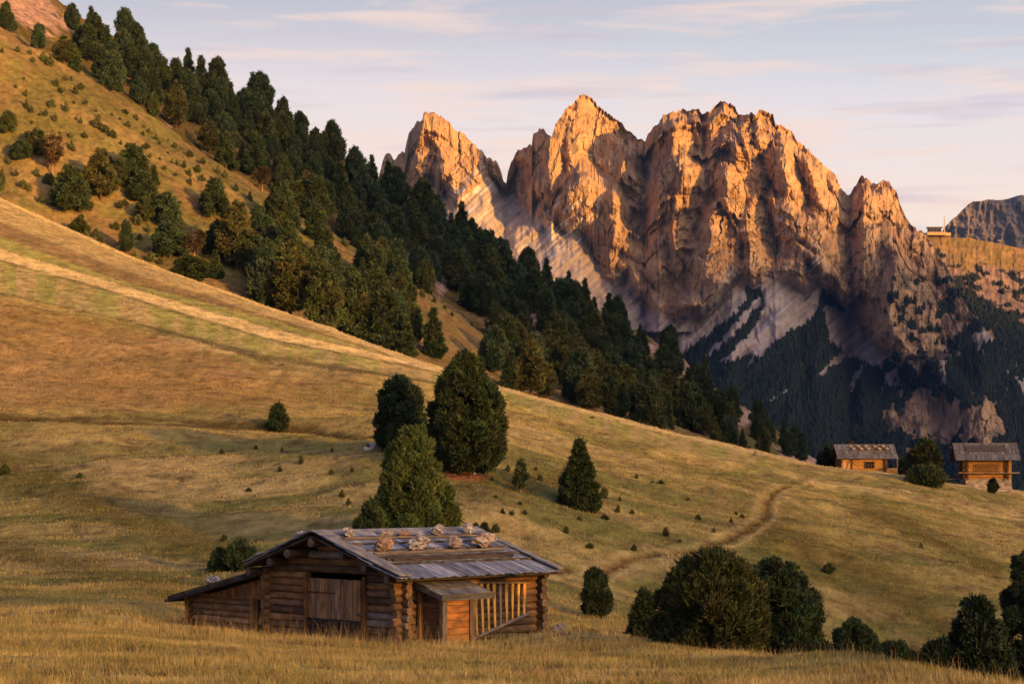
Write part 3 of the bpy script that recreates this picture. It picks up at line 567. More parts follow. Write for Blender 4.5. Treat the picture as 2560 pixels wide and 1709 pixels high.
D -= rough * (facets(fu_ / 44 + mv / 260, fv_ / 110, 231) * 9 + facets(fu_ / 17 + mv / 130, fv_ / 44, 236) * 6.5 + facets(fu_ / 7, fv_ / 15, 239) * 3.2
              + ridged(wu / 15, mv / 70, 2, 232) * 4 + (fbm(mu / 4, mv / 6, 2, 233) - .5) * 2.5)
# scree cones and forest slope below the cliffs, running down to the left
sc_ac = .664 * mu + .747 * mv; sc_al = -.747 * mu + .664 * mv
D -= (1 - rough) * ((fbm(sc_ac / 42, sc_al / 300, 3, 241) - .5) * 50 + (fbm(sc_ac / 9, sc_al / 60, 2, 242) - .5) * 7)
lw = np.maximum(0, (mv - (450 + (mu - 1232) * .70)) * .82 + (fbm(mu / 30, mv / 30, 3, 247) - .5) * 24)
D -= 140 * (1 - np.exp(-lw / 110)) * (1 - sst(1500, 1620, mu)) * (1 - sst(30, 90, hgt)) * sst(1120, 1200, mu + (mv - 450) * .6)
tri = np.clip(1 - np.abs(mu - 1580 - (mv - 670) * .32) / np.maximum(8 + (mv - 670) * .62, 1), 0, 1) * (mv > 664) * (mv < 830)
D -= tri * 70 * sst(664, 700, mv)
tongue = fbm(sc_ac / 30, sc_al / 420, 4, 243)
TREEL = [(940, 900), (1500, 960), (2160, 960), (2200, 930), (2230, 925), (2290, 880), (2340, 900), (2400, 850), (2459, 808), (2640, 1010)]
FANS = [[(1150, 440), (1232, 440), (1560, 640), (1600, 735), (1650, 800), (1690, 805), (1740, 775), (1800, 715), (1835, 680), (1865, 690), (1868, 755), (1842, 785), (1800, 815), (1765, 845), (1725, 868), (1690, 905), (1500, 990), (1100, 900), (1000, 520)],
        [(1872, 765), (1895, 735), (1908, 755), (1852, 825), (1802, 870), (1757, 903), (1751, 899), (1790, 858), (1840, 806)],
        [(1925, 640), (2070, 630), (2056, 720), (2038, 796), (2000, 815), (1962, 838), (1932, 865), (1897, 897), (1862, 932), (1851, 931), (1880, 892), (1850, 897), (1812, 912), (1798, 906), (1840, 868), (1888, 812), (1910, 760), (1895, 690)],
        [(2060, 760), (2135, 785), (2215, 885), (2205, 925), (2160, 905), (2120, 900), (2095, 870), (2070, 850)], [(2150, 855), (2128, 890), (2045, 948), (2028, 950), (2075, 900)], [(1995, 955), (2000, 960), (1920, 1012), (1915, 1008)], [(2170, 900), (2150, 950), (2120, 985), (2130, 940)]]
wx, wy = mu + (fbm(mu / 14, mv / 12, 3, 271) - .5) * 13 + (fbm(mu / 3.5, mv / 3.5, 2, 272) - .5) * 5, mv + (fbm(mu / 14, mv / 12, 3, 273) - .5) * 13
fan = np.zeros(mu.shape, bool)
for pl in FANS: fan |= in_poly(pl, wx, wy)
fz = np.where(mu > 2190, (mv - itp(UM, TREEL)[None, :]) / 150 + (fbm(mu / 20, mv / 34, 4, 243) - .52) * 2.6, -1) + (fbm(mu / 12, mv / 9, 3, 244) - .5) * .5
forest = np.maximum(sst(-.08, .12, fz), ((~fan) & (hgt < -16) & (mu < 2200)) * 1.0) * (1 - outc * .9)
forest = np.where(fan & (mu < 2215), 0, forest)
patch = sst(.58, .66, fbm(mu / 24, mv / 18, 4, 245)) * lowrock * sst(640, 720, mv)
forest = np.maximum(forest, patch * .9)
forest *= np.where(hgt > 25, (1 - cliff) + patch, 1)
rockc = lerp(np.broadcast_to(np.array((.41, .27, .165)), mu.shape + (3,)), np.array((.50, .34, .20)), sst(.4, .7, fbm(mu / 26, mv / 60, 4, 251)))
rockc = lerp(rockc, np.array((.17, .125, .10)), sst(.55, .75, fbm(mu / 9, mv / 34, 3, 252)) * .8)
rockc = lerp(rockc, np.array((.28, .155, .09)), sst(.6, .8, fbm(mu / 40, mv / 22, 3, 253)) * .6)
screec = lerp(np.broadcast_to(np.array((.33, .275, .265)), mu.shape + (3,)), np.array((.46, .39, .375)), sst(.3, .75, fbm(sc_ac / 7, sc_al / 140, 3, 254)) * .8)
screec = lerp(screec, np.array((.21, .18, .175)), sst(.5, .75, fbm(sc_ac / 13, sc_al / 90, 4, 255)) * .5)
mc = lerp(screec, rockc, np.maximum(cliff, np.maximum(outc, lowrock)))
grs = sst(.6, .7, fbm(mu / 18, mv / 10, 3, 259)) * cliff * sst(430, 560, mv) * sst(1800, 1900, mu) * .6
mc = lerp(mc, np.array((.10, .09, .04)), grs)
snow = sst(.60, .70, fbm(sc_ac / 5, sc_al / 34, 3, 256)) * np.maximum.reduce([np.exp(-(((mu - 1200) / 75) ** 2 + ((mv - 500) / 80) ** 2)), np.exp(-(((mu - 1410) / 60) ** 2 + ((mv - 570) / 70) ** 2)) * 1.2,
        np.exp(-(((mu - 2040) / 22) ** 2 + ((mv - 660) / 60) ** 2)) * 1.2, np.exp(-(((mu - 1955) / 22) ** 2 + ((mv - 590) / 70) ** 2)) * .7, np.exp(-(((mu - 1900) / 60) ** 2 + ((mv - 780) / 60) ** 2)) * .5])
mc = lerp(mc, np.array((.60, .61, .64)), np.clip(snow * 1.1, 0, 1))
mc = lerp(mc, np.array((.028, .036, .022)) * np.ones_like(mc) * (.7 + .6 * fbm(mu / 6, mv / 6, 2, 257))[..., None], np.clip(forest, 0, 1))
MX, MY, MZ = (mu - CX) / FPX * D, D, -(mv - HOR) / FPX * D
Vf = np.stack([MX, MY, MZ], -1)
# the far side of the massif, so that it is a solid body
back = []
for j, (dy, dv) in enumerate([(40, 14), (160, 110), (420, 420), (900, 1100)]):
    yb = D[0] + dy; vb = skl + dv; back.append(np.stack([(UM - CX) / FPX * D[0], yb, -(vb - HOR) / FPX * D[0]], -1))
Vb = np.stack(back[::-1]); Vall = np.concatenate([Vb, Vf], 0); Call = np.concatenate([np.broadcast_to(rockc[:1], (4,) + rockc.shape[1:]), mc], 0)
mountain = mk('mountain', Vall.reshape(-1, 3), [gridfaces(Vall.shape[0], Vall.shape[1])], M_rock, col=Call.reshape(-1, 3))
tag(mountain, kind='structure')
# ridge with a high meadow behind the massif's right shoulder, and the table mountain beyond it
def sheet(name, sky, u0, u1, du, y0, vend, rows, slope, seed, colf, amp, back=(120, 700)):
    uu = np.arange(u0, u1, du); s = itp(uu, sky) + (fbm(uu / 14, uu * 0, 3, seed) - .5) * amp[2]
    a, t = np.meshgrid(uu, np.linspace(0, 1, rows)); v = s[None] + t * (vend - s[None])
    dd = y0 - (v - s[None]) * slope * y0 / FPX - (ridged(a / 30, v / 60, 3, seed + 1) - .5) * amp[0] - (fbm(a / 8, v / 10, 3, seed + 2) - .5) * amp[1]
    Vv = np.stack([(a - CX) / FPX * dd, dd, -(v - HOR) / FPX * dd], -1)
    b1 = Vv[0] + np.array([0, back[0], -back[0] * .3]); b2 = Vv[0] + np.array([0, back[1], -back[1] * .8])
    c = colf(a, v, s[None]); Vv = np.concatenate([b2[None], b1[None], Vv]); c2 = np.concatenate([c[:1], c[:1], c])
    o = mk(name, Vv.reshape(-1, 3), [gridfaces(Vv.shape[0], Vv.shape[1])], M_rock, col=c2.reshape(-1, 3)); tag(o, kind='structure')
    return a, v, dd, c
RSKY = [(2260, 585), (2311, 583), (2330, 588), (2360, 590), (2400, 594), (2430, 596), (2460, 602), (2500, 610), (2560, 622), (2640, 640), (3000, 700)]
def rcol(a, v, s):
    h = v - s
    c = lerp(np.broadcast_to(np.array((.21, .15, .055)), a.shape + (3,)), np.array((.28, .18, .08)), sst(.4, .65, fbm(a / 40, v / 8, 3, 301)))
    c = lerp(c, np.array((.38, .26, .17)), np.exp(-((v - 640 - 14 * np.sin((a - 2400) / 22)) / 2.2) ** 2) * .7 * (a > 2410) * (a < 2480))
    scree = sst(-8, 12, v - itp(a, [(2260, 600), (2340, 618), (2360, 640), (2400, 672), (2460, 662), (2500, 668), (2560, 676), (3000, 730)]) + (fbm(a / 16, v / 10, 3, 302) - .5) * 44)
    c = lerp(c, lerp(np.broadcast_to(np.array((.27, .185, .15)), c.shape), np.array((.16, .12, .105)), sst(.45, .65, fbm(a / 9, v / 14, 4, 303))), scree)
    c = lerp(c, np.array((.03, .038, .024)), sst(.56, .62, fbm(a / 18, v / 9, 3, 304)) * scree)
    fr = sst(-4, 8, v - itp(a, [(2260, 640), (2370, 690), (2400, 705), (2440, 735), (2500, 770), (2560, 815), (3000, 1000)]) + (fbm(a / 12, v / 12, 3, 305) - .5) * 30)
    return lerp(c, np.array((.028, .036, .022)), fr)
Ra, Rv, Rd, Rc = sheet('far_ridge_hill', RSKY, 2240, 3000, 2.2, 3450, 1500, 360, 1.5, 300, rcol, (8, 5, 3))
TSKY = [(2300, 640), (2350, 590), (2362, 568), (2385, 545), (2400, 530), (2420, 512), (2432, 504), (2455, 503), (2470, 500), (2520, 498), (2540, 490), (2560, 487), (2700, 470), (3000, 500)]
def tcol(a, v, s):
    return lerp(np.broadcast_to(np.array((.26, .19, .14)), a.shape + (3,)), np.array((.18, .14, .12)), sst(.4, .7, fbm(a / 14, v / 30, 3, 321)))
sheet('distant_mountain', TSKY, 2300, 3000, 2.0, 7600, 760, 150, .35, 320, tcol, (90, 30, 5), (400, 1500))

# unseen ridge added to block sun from the near slopes and massif foot
sd_, se_ = np.array((math.sin(SUN_AZ), -math.cos(SUN_AZ))), np.array((math.cos(SUN_AZ), math.sin(SUN_AZ)))
a, t = np.meshgrid(np.linspace(-3500, 9500, 320), np.linspace(-1, 1, 51))
crest = itp(a[0], [(-3500, 400), (-1500, 550), (-300, 600), (70, 610), (150, 608), (215, 582), (262, 650), (300, 735), (400, 795), (500, 850), (800, 860), (1500, 900), (2200, 1112), (2570, 1128), (3000, 1000), (4500, 1020), (6300, 1400), (6480, 1560), (6640, 2250), (7000, 2400), (9500, 2400)])[None] + (fbm(a / 230, a * 0, 3, 341) - .5) * 50
prof = (1 - np.abs(t)) ** 1.15
zz = -240 + (crest + 240) * prof + (fbm(a / 200, t * 7, 4, 342) - .5) * 160 * prof * (1 - prof)
dd_ = 5000 + t * 2000
px_, py_ = a * se_[0] + dd_ * sd_[0], a * se_[1] + dd_ * sd_[1]
hrz = mk('added_shade_ridge', np.stack([px_, py_, zz], -1).reshape(-1, 3), [gridfaces(*a.shape)], M_rock, col=np.tile((.12, .10, .07), (a.size, 1)), smooth=True); tag(hrz, kind='structure')

# ------------------------------------------------------------------ the far off forest below the massif: one mass of conical crowns
def cones(X, Y, Zz, h, w, col, seed, n=6):
    g = np.random.default_rng(seed); N = len(X)
    an = np.arange(n) / n * 2 * math.pi
    j = g.random((N, n)) * .4 + .8
    ring = np.stack([X[:, None] + np.cos(an) * w[:, None] * j, Y[:, None] + np.sin(an) * w[:, None] * j, (Zz - 1)[:, None] + 0 * an], -1)
    ring2 = np.stack([X[:, None] + np.cos(an + .5) * w[:, None] * .62 * j, Y[:, None] + np.sin(an + .5) * w[:, None] * .62 * j, (Zz + h * .55)[:, None] + 0 * an], -1)
    top = np.stack([X, Y, Zz + h], -1)[:, None]
    V = np.concatenate([ring, ring2, top], 1); m_ = 2 * n + 1; i = np.arange(N)[:, None, None] * m_
    a_ = np.arange(n); b_ = (a_ + 1) % n
    q = (i + np.stack([a_, b_, b_ + n, a_ + n], -1)[None]).reshape(-1, 4)
    t = (i + np.stack([a_ + n, b_ + n, np.full(n, 2 * n)], -1)[None]).reshape(-1, 3)
    return V.reshape(-1, 3), q, t, np.repeat(col, m_, 0)
g = np.random.default_rng(55)
def pick(a, v, d, msk, n, umin, umax, vmax):
    w = (msk > .5) & (a > umin) & (a < umax) & (v < vmax)
    ii = np.argwhere(w); ii = ii[g.integers(0, len(ii), n)]
    r, c = ii[:, 0], ii[:, 1]
    return ((a[r, c] - CX) / FPX * d[r, c], d[r, c], -(v[r, c] - HOR) / FPX * d[r, c])
x1, y1, z1 = pick(mu, mv, D, forest, 22000, 1540, 2640, 1290)
x2, y2, z2 = pick(Ra, Rv, Rd, (np.sum(Rc, -1) < .14).astype(float), 3500, 2340, 2700, 1000)
x, y, z = np.concatenate([x1, x2]), np.concatenate([y1, y2]), np.concatenate([z1, z2]); n = len(x)
x = x + g.normal(0, 1.5, n); y = y + g.normal(0, 1.5, n)
col = np.array((.021, .031, .021)) * (.75 + .5 * g.random(n))[:, None]
V, q, t, c = cones(x, y, z, 3.5 + 6 * g.random(n), 1.5 + 1.3 * g.random(n), col, 5)
ff = mk('far_forest', V, [q, t], M_leaf, col=c)
tag(ff, 'dark blue conifer forest under the rock massif', 'forest', kind='stuff')

# ------------------------------------------------------------------ trees
def nrm(v): return v / (np.linalg.norm(v, axis=-1, keepdims=True) + 1e-9)
def tufts(pos, axis, size, wid, col, g, k=4, spread=.55):
    """k thin needle blades per tuft"""
    n = len(pos); r = g.normal(0, spread, (n, k, 3)); d = nrm(axis[:, None] + r)
    s = nrm(np.cross(d, g.normal(0, 1, (n, k, 3)))); L_ = size[:, None, None] * (.7 + .6 * g.random((n, k, 1)))
    b = pos[:, None] + g.normal(0, .18, (n, k, 3)) * size[:, None, None]
    w = wid[:, None, None]
    V = np.stack([b - s * w, b + s * w, b + d * L_ + s * w * .45, b + d * L_ - s * w * .45], 2)
    i = np.arange(n * k)[:, None] * 4
    c = np.repeat((col[:, None] * (.8 + .4 * g.random((n, k, 1)))).reshape(-1, 3), 4, 0)
    return V.reshape(-1, 3), i + np.array([[0, 1, 2, 3]]), c
PROF = {'egg': [(0, .55), (.08, .85), (.25, 1), (.45, .98), (.65, .85), (.82, .62), (.93, .36), (1, .08)],
        'cone': [(0, .7), (.06, .95), (.2, .98), (.4, .76), (.6, .52), (.8, .27), (.93, .12), (1, .02)],
        'bush': [(0, .8), (.15, 1), (.4, .97), (.65, .8), (.85, .5), (1, .15)],
        'skirt': [(0, 1), (.1, 1), (.25, .9), (.45, .74), (.65, .58), (.82, .42), (.94, .25), (1, .06)],
        'open': [(0, .35), (.15, .75), (.3, .95), (.5, .9), (.7, .65), (.85, .4), (1, .08)],
        'flat': [(0, .3), (.2, .7), (.45, 1), (.7, 1), (.88, .75), (1, .3)]}
def crown_mesh(name, h, w, prof, nl, nt, ts, base, seed, z0=0.0, up=.8, flat=1.0, droop=0.0, lobe=.17, k=4, tips=None, gap=0.0, tw=.16, tiers=0):
    g = np.random.default_rng(seed); pr = np.array(PROF[prof], float)
    t = (np.arange(nl) + g.random(nl)) / nl; t = np.clip(1 - (1 - t) ** .9, 0, 1)
    if tiers: t = np.clip((np.floor(t * tiers) + .5 + g.normal(0, .12, nl)) / tiers, 0, 1)
    pw = np.interp(t, pr[:, 0], pr[:, 1]); an = np.arange(nl) * 2.39996 + g.normal(0, .5, nl)
    rr = w / 2 * pw * (.62 + .24 * g.random(nl)) * np.where(g.random(nl) < .3, .55, 1)
    ls = w * lobe * (.7 + .6 * g.random(nl)) * np.clip(.45 + pw * .7, .3, 1.1)
    rr = np.maximum(0, np.minimum(rr, w / 2 * pw * 1.05 - ls * .75) + g.normal(0, .04, nl) * w)
    C_ = np.stack([np.cos(an) * rr, np.sin(an) * rr, z0 + t * (h - z0) - droop * rr], -1)
    C_[:, 2] = np.minimum(C_[:, 2], z0 + (h - z0) - ls * .8 * (t < .9))
    lob = np.array([1, 1, 1.35 if flat == 1.0 else flat])
    wt = ls ** 2 * np.where(g.random(nl) < gap, .25, 1); wt /= wt.sum(); li = g.choice(nl, nt, p=wt)
    out = nrm(np.stack([np.cos(an), np.sin(an), an * 0 + .25], -1))
    d = nrm(g.normal(0, 1, (nt, 3)) + out[li] * .75 + np.array([0, 0, .25]))
    rad = ls[li] * (.55 + .5 * g.random(nt) ** .6)
    pos = C_[li] + d * rad[:, None] * lob
    ax = nrm(d * .8 + out[li] * .35 + np.array([0, 0, up - droop * 1.2]))
    lc = np.array(base) * (.72 + .56 * g.random(nl))[:, None] * (1 + g.normal(0, .07, (nl, 3)))
    c = lc[li] * (.75 + .5 * g.random(nt))[:, None]
    if tips is not None:
        q = g.random(nt) < .22; c[q] = c[q] * .45 + np.array(tips) * .55
    sz = ts * (.7 + .6 * g.random(nt))
    V, q, cc = tufts(pos, ax, sz, sz * tw, c, g, k)
    # inner twigs and needles that keep the crown from being a hollow shell
    m = nl; ii = np.arange(m)
    ico = nrm(np.array([(0, 0, 1), (.9, 0, .4), (.28, .85, .4), (-.72, .53, .4), (-.72, -.53, .4), (.28, -.85, .4), (.72, .53, -.4), (-.28, .85, -.4), (-.9, 0, -.4), (-.28, -.85, -.4), (.72, -.53, -.4), (0, 0, -1)], float))
    tri = np.array([(0, 1, 2), (0, 2, 3), (0, 3, 4), (0, 4, 5), (0, 5, 1), (1, 6, 2), (2, 7, 3), (3, 8, 4), (4, 9, 5), (5, 10, 1), (6, 7, 2), (7, 8, 3), (8, 9, 4), (9, 10, 5), (10, 6, 1), (6, 11, 7), (7, 11, 8), (8, 11, 9), (9, 11, 10), (10, 11, 6)])
    core = C_[:, None] + ico[None] * (ls * (.62 - .3 * (gap > 0)))[:, None, None] * lob * (.75 + .5 * g.random((m, 12, 1)))
    T = (ii[:, None, None] * 12 + tri[None]).reshape(-1, 3) + len(V)
    V = np.concatenate([V, core.reshape(-1, 3)]); cc = np.concatenate([cc, np.repeat(lc, 12, 0)])
    return V, q, T, cc
def tube(pts, rad, n=7):
    pts = np.array(pts, float); rad = np.array(rad, float); k_ = len(pts)
    tg = nrm(np.gradient(pts, axis=0)); ref = np.array([.13, .97, .2]); a = nrm(np.cross(tg, ref)); b = np.cross(tg, a)
    th = np.arange(n) / n * 2 * math.pi
    V = pts[:, None] + rad[:, None, None] * (np.cos(th)[None, :, None] * a[:, None] + np.sin(th)[None, :, None] * b[:, None])
    i = np.arange(k_ - 1)[:, None] * n; j = np.arange(n)[None]; j2 = (j + 1) % n
    q = np.stack([i + j, i + j2, i + j2 + n, i + j + n], -1).reshape(-1, 4)
    return V.reshape(-1, 3), q
def trunk_mesh(h, r, limbs, w, seed, lean=0.0, fork=False):
    g = np.random.default_rng(seed); zs = np.linspace(-.4, h * .94, 9)
    pts = [(lean * z * z / h + g.normal(0, .012) * h * (i > 1), g.normal(0, .012) * h * (i > 1), z) for i, z in enumerate(zs)]
    rad = r * np.clip(1.25 - np.linspace(0, 1.15, 9) , .08, 2); rad[0] *= 1.35
    Vs, Qs, n0 = [], [], 0
    V, q = tube(pts, rad); Vs.append(V); Qs.append(q); n0 += len(V)
    for i in range(limbs):
        z = h * (.15 + .75 * (i + .5) / limbs); a = i * 2.4 + g.random(); ln = w * .42 * (1 - .6 * z / h) * (.7 + .5 * g.random())
        p0 = np.array([lean * z * z / h, 0, z]); d = np.array([math.cos(a), math.sin(a), .35 + .4 * g.random()])
        V, q = tube([p0, p0 + d * ln * .5, p0 + d * ln + np.array([0, 0, ln * .25])], [r * .32, r * .2, r * .05], 5)
        Vs.append(V); Qs.append(q + n0); n0 += len(V)
    V = np.concatenate(Vs); return V, np.concatenate(Qs)
DKG, OLV, GRN, BLG, SPR = (.048, .072, .036), (.076, .090, .036), (.070, .096, .038), (.048, .080, .048), (.052, .080, .036)
BARK, PALE = (.11, .075, .055), (.30, .20, .15)
def make_tree(name, h, w, prof, seed, nl, nt, ts, base, z0=.2, r=None, limbs=6, bark=BARK, lean=0, **kw):
    root = empty(name, (0, 0, 0))
    V, q = trunk_mesh(h, r or h * .022, limbs, w, seed, lean)
    mk('trunk', V, [q], M_bark, root, col=np.tile(bark, (len(V), 1)), smooth=True)
    V, q, T, c = crown_mesh('crown', h, w, prof, nl, nt, ts, base, seed, z0, **kw)
    V[:, 0] += lean * V[:, 2] ** 2 / h
    mk('crown', V, [q, T], M_leaf, root, col=c)
    return root
def copy_tree(o, parent=None):
    c = o.copy(); COL.objects.link(c); c.parent = parent
    for ch in list(o.children): copy_tree(ch, c)
    return c
def hide_proto(o):
    for ch in list(o.children): bpy.data.objects.remove(ch)
    bpy.data.objects.remove(o)

# the trees of the near meadow, each grown to its own measure
def near_tree(name, u, foot_row, top, wpx, label, cat, group=None, ymin=40, dx=0, sink=0.0, **kw):
    p = place(u, foot_row, ymin); s = p.y / FPX; foot_row = HOR - FPX * p.z / p.y
    t = make_tree(name, (foot_row - top) * s, wpx * s, **kw)
    t.location = (p.x + dx, p.y, p.z - sink); tag(t, label, cat, group); return t, p, s
near_tree('stone_pine', 1164, 1178, 890, 192, 'tallest round-topped dark green stone pine on the meadow above the hut', 'tree', 'stone pines above the hut', ymin=100,
          prof='egg', seed=11, nl=170, nt=15000, ts=.30, base=(0.047, 0.068, 0.029), z0=.25, up=.9, lobe=.085, tips=(.07, .085, .03), k=5)
near_tree('stone_pine', 1001, 1128, 950, 128, 'blunt-topped stone pine just left of the tallest round pine', 'tree', 'stone pines above the hut', ymin=100,
          prof='egg', seed=12, nl=110, nt=9500, ts=.30, base=(0.039, 0.062, 0.034), z0=.25, up=1.0, lobe=.10, k=5)
near_tree('stone_pine', 1028, 1345, 1078, 240, 'bright green pyramid-shaped stone pine rising right behind the log hut roof', 'tree', 'stone pines above the hut', ymin=88,
          prof='skirt', seed=13, nl=150, nt=12500, ts=.21, base=(0.101, 0.140, 0.042), z0=.15, up=1.3, lobe=.09, tips=(.11, .125, .035), k=5, limbs=14)
near_tree('young_pine', 932, 1345, 1262, 96, 'low sprawling pine shoots at the left foot of the bright green pine', 'tree', ymin=88,
          prof='open', seed=14, nl=26, nt=2300, ts=.19, base=(0.065, 0.094, 0.036), z0=.05, up=1.0, lobe=.13, k=5)
near_tree('spruce', 1447, 1272, 1104, 104, 'lone pointed spruce on the open slope right of the big pines', 'tree', ymin=90,
          prof='cone', seed=15, nl=150, nt=9000, ts=.24, base=(0.044, 0.068, 0.026), z0=.1, up=.1, flat=.55, droop=.22, lobe=.11, tips=(.06, .08, .03), k=4)
near_tree('young_pine', 695, 1076, 1012, 42, 'small dark pine standing alone beside the farm track', 'tree', ymin=120,
          prof='skirt', seed=16, nl=40, nt=2200, ts=.26, base=(0.044, 0.065, 0.031), z0=.05, up=.7, lobe=.14)
near_tree('sapling', 1303, 1232, 1150, 34, 'thin scraggly pine sapling between the big pine and the spruce', 'tree', ymin=90,
          prof='open', seed=17, nl=22, nt=700, ts=.18, base=(0.065, 0.081, 0.039), z0=.35, up=.5, lobe=.16, bark=PALE, limbs=5, r=.035)
near_tree('juniper_bush', 1488, 1544, 1425, 76, 'small egg-shaped bush in the dip right of the hut, one twig sticking out', 'bush', ymin=82,
          prof='egg', seed=18, nl=42, nt=3600, ts=.15, base=(0.047, 0.070, 0.034), z0=.0, up=.9, lobe=.13, k=5)
near_tree('young_spruce', 1612, 1640, 1478, 108, 'ragged young spruce against the left side of the big domed bush', 'tree', ymin=66,
          prof='cone', seed=19, nl=60, nt=4200, ts=.13, base=(0.047, 0.068, 0.026), z0=.0, up=.3, flat=.6, droop=.15, lobe=.13)
near_tree('dwarf_pine', 1788, 1672, 1390, 300, 'largest domed dwarf pine bush behind the grassy crest', 'bush', 'dwarf pine bushes behind the crest', ymin=58,
          prof='bush', seed=20, nl=230, nt=17000, ts=.16, base=(0.060, 0.075, 0.026), z0=.0, up=1.2, lobe=.075, tips=(.085, .085, .03), k=5, limbs=10)
near_tree('dwarf_pine', 1938, 1678, 1408, 285, 'darker dwarf pine leaning out behind the right side of the big dome', 'bush', 'dwarf pine bushes behind the crest', ymin=62,
          prof='skirt', seed=21, nl=150, nt=12000, ts=.16, base=(0.039, 0.060, 0.029), z0=.0, up=1.0, lobe=.085, k=5, limbs=8)
near_tree('dwarf_pine', 2136, 1690, 1556, 130, 'low dark dwarf pine right of the leaning one, behind the crest', 'bush', 'dwarf pine bushes behind the crest', ymin=52,
          prof='bush', seed=22, nl=70, nt=5200, ts=.14, base=(0.042, 0.065, 0.034), z0=.0, up=.9, lobe=.12, k=5)
near_tree('dwarf_pine', 2240, 1700, 1616, 130, 'lowest wide dwarf pine, its top just above the crest grass', 'bush', 'dwarf pine bushes behind the crest', ymin=48,
          prof='bush', seed=23, nl=50, nt=3600, ts=.14, base=(0.042, 0.065, 0.034), z0=.0, up=.9, lobe=.13, k=5)
near_tree('dwarf_pine', 2445, 1735, 1508, 165, 'bushy dwarf pine in front of the dark tree at the right edge', 'bush', 'dwarf pine bushes behind the crest', ymin=40,
          prof='skirt', seed=24, nl=150, nt=10500, ts=.12, base=(0.039, 0.061, 0.034), z0=.0, up=.9, lobe=.09, k=5)
near_tree('dwarf_pine', 2350, 1720, 1610, 80, 'small dwarf pine clump at the left foot of the right-edge bushes', 'bush', 'dwarf pine bushes behind the crest', ymin=40,
          prof='bush', seed=29, nl=40, nt=2800, ts=.11, base=(0.039, 0.061, 0.034), z0=.0, up=.9, lobe=.13, k=5)
near_tree('stone_pine', 2570, 1745, 1385, 170, 'dark stone pine cut off by the right edge of the photo', 'tree', ymin=42,
          prof='egg', seed=25, nl=150, nt=11500, ts=.13, base=(0.036, 0.056, 0.029), z0=.0, up=.9, lobe=.09, k=5)
near_tree('dwarf_pine', 602, 1425, 1355, 74, 'bushy young pine just behind the left eave of the hut roof', 'bush', ymin=84,
          prof='open', seed=26, nl=34, nt=2600, ts=.17, base=(0.052, 0.083, 0.039), z0=.0, up=1.1, lobe=.15, k=5)
near_tree('dwarf_pine', 552, 1426, 1378, 62, 'small low pine shoots left of the bushy young pine behind the hut', 'bush', ymin=84,
          prof='bush', seed=27, nl=24, nt=1600, ts=.16, base=(0.052, 0.083, 0.039), z0=.0, up=1.0, lobe=.15, k=5)
near_tree('young_pine', 1210, 1345, 1310, 34, 'small pine poking up behind the right end of the roof ridge', 'tree', ymin=88,
          prof='cone', seed=28, nl=20, nt=900, ts=.14, base=(0.042, 0.065, 0.036), z0=.0, up=.6, lobe=.18)
near_tree('stone_pine', 2312, 1205, 1104, 84, 'rounded dark stone pine between the two far cabins', 'tree', ymin=235,
          prof='egg', seed=30, nl=60, nt=3600, ts=.34, base=(0.039, 0.055, 0.026), z0=.1, up=.9, lobe=.13)
near_tree('dwarf_pine', 2318, 1210, 1172, 90, 'low dwarf pine mat below the pine between the far cabins', 'bush', ymin=225,
          prof='bush', seed=31, nl=40, nt=2400, ts=.30, base=(0.047, 0.065, 0.029), z0=.0, up=.9, lobe=.15)
near_tree('dwarf_pine', 2262, 1185, 1148, 40, 'dark bush beside the right wall of the left far cabin', 'bush', ymin=240,
          prof='bush', seed=32, nl=24, nt=1300, ts=.30, base=(0.036, 0.052, 0.026), z0=.0, up=.9, lobe=.16)
near_tree('young_pine', 2482, 1232, 1198, 20, 'small pine in front of the stone base of the right far cabin', 'tree', ymin=225,
          prof='egg', seed=33, nl=18, nt=900, ts=.22, base=(0.039, 0.058, 0.031), z0=.0, up=.8, lobe=.18)
for u, b, tp, w, s_ in [(2066, 1168, 1112, 22, 1), (2086, 1170, 1124, 24, 2), (2056, 1165, 1130, 18, 3)]:
    near_tree('young_spruce', u, b, tp, w, ['', 'taller dark spruce left of the left far cabin', 'dark spruce touching the left wall of the left far cabin', 'lowest dark spruce of the three left of the far cabin'][s_], 'tree',
              'spruces beside the left far cabin', ymin=262, prof='cone', seed=40 + s_, nl=26, nt=1200, ts=.34, base=(0.031, 0.044, 0.023), z0=.1, up=.2, flat=.6, droop=.1, lobe=.16)

# --- forest: a few grown trees of each kind, then individual copies
def protos(n, f): return [f(i) for i in range(n)]
PINE = protos(6, lambda i: make_tree('stone_pine', 10, 5.6 + .5 * (i % 3), ['egg', 'egg', 'skirt'][i % 3], 300 + i, 64, 2600, .62, [DKG, BLG, DKG, (.066, .090, .038), BLG, DKG][i], z0=.6, up=.9, lobe=.125, k=4, limbs=5))
LARCH = protos(3, lambda i: make_tree('larch', 10, 6.0, 'open', 320 + i, 70, 2300, .52, [OLV, (.082, .090, .036), (.070, .084, .034)][i], z0=1.2, up=.1, flat=.5, droop=.1, lobe=.14, k=4, limbs=9, gap=.25, tiers=9))
SPRU = protos(3, lambda i: make_tree('spruce', 10, 4.2, 'cone', 330 + i, 76, 2500, .50, SPR, z0=.4, up=.2, flat=.6, droop=.2, lobe=.125, k=4, limbs=4))
DRY = protos(2, lambda i: make_tree('bare_pine', 10, 5.6, 'flat', 340 + i, 40, 900, .5, [(.085, .055, .035), (.07, .055, .03)][i], z0=3.2, up=.3, flat=.6, lobe=.15, k=4, limbs=12, bark=PALE, r=.24, gap=.4))
KIND = {'p': (PINE, 'stone pine', 'dark rounded'), 'l': (LARCH, 'larch', 'olive feathery'), 's': (SPRU, 'spruce', 'dark pointed'), 'd': (DRY, 'bare pine', 'reddish half-bare')}
used = set(); placed = []; forest_trees = []
fr = np.random.default_rng(99)
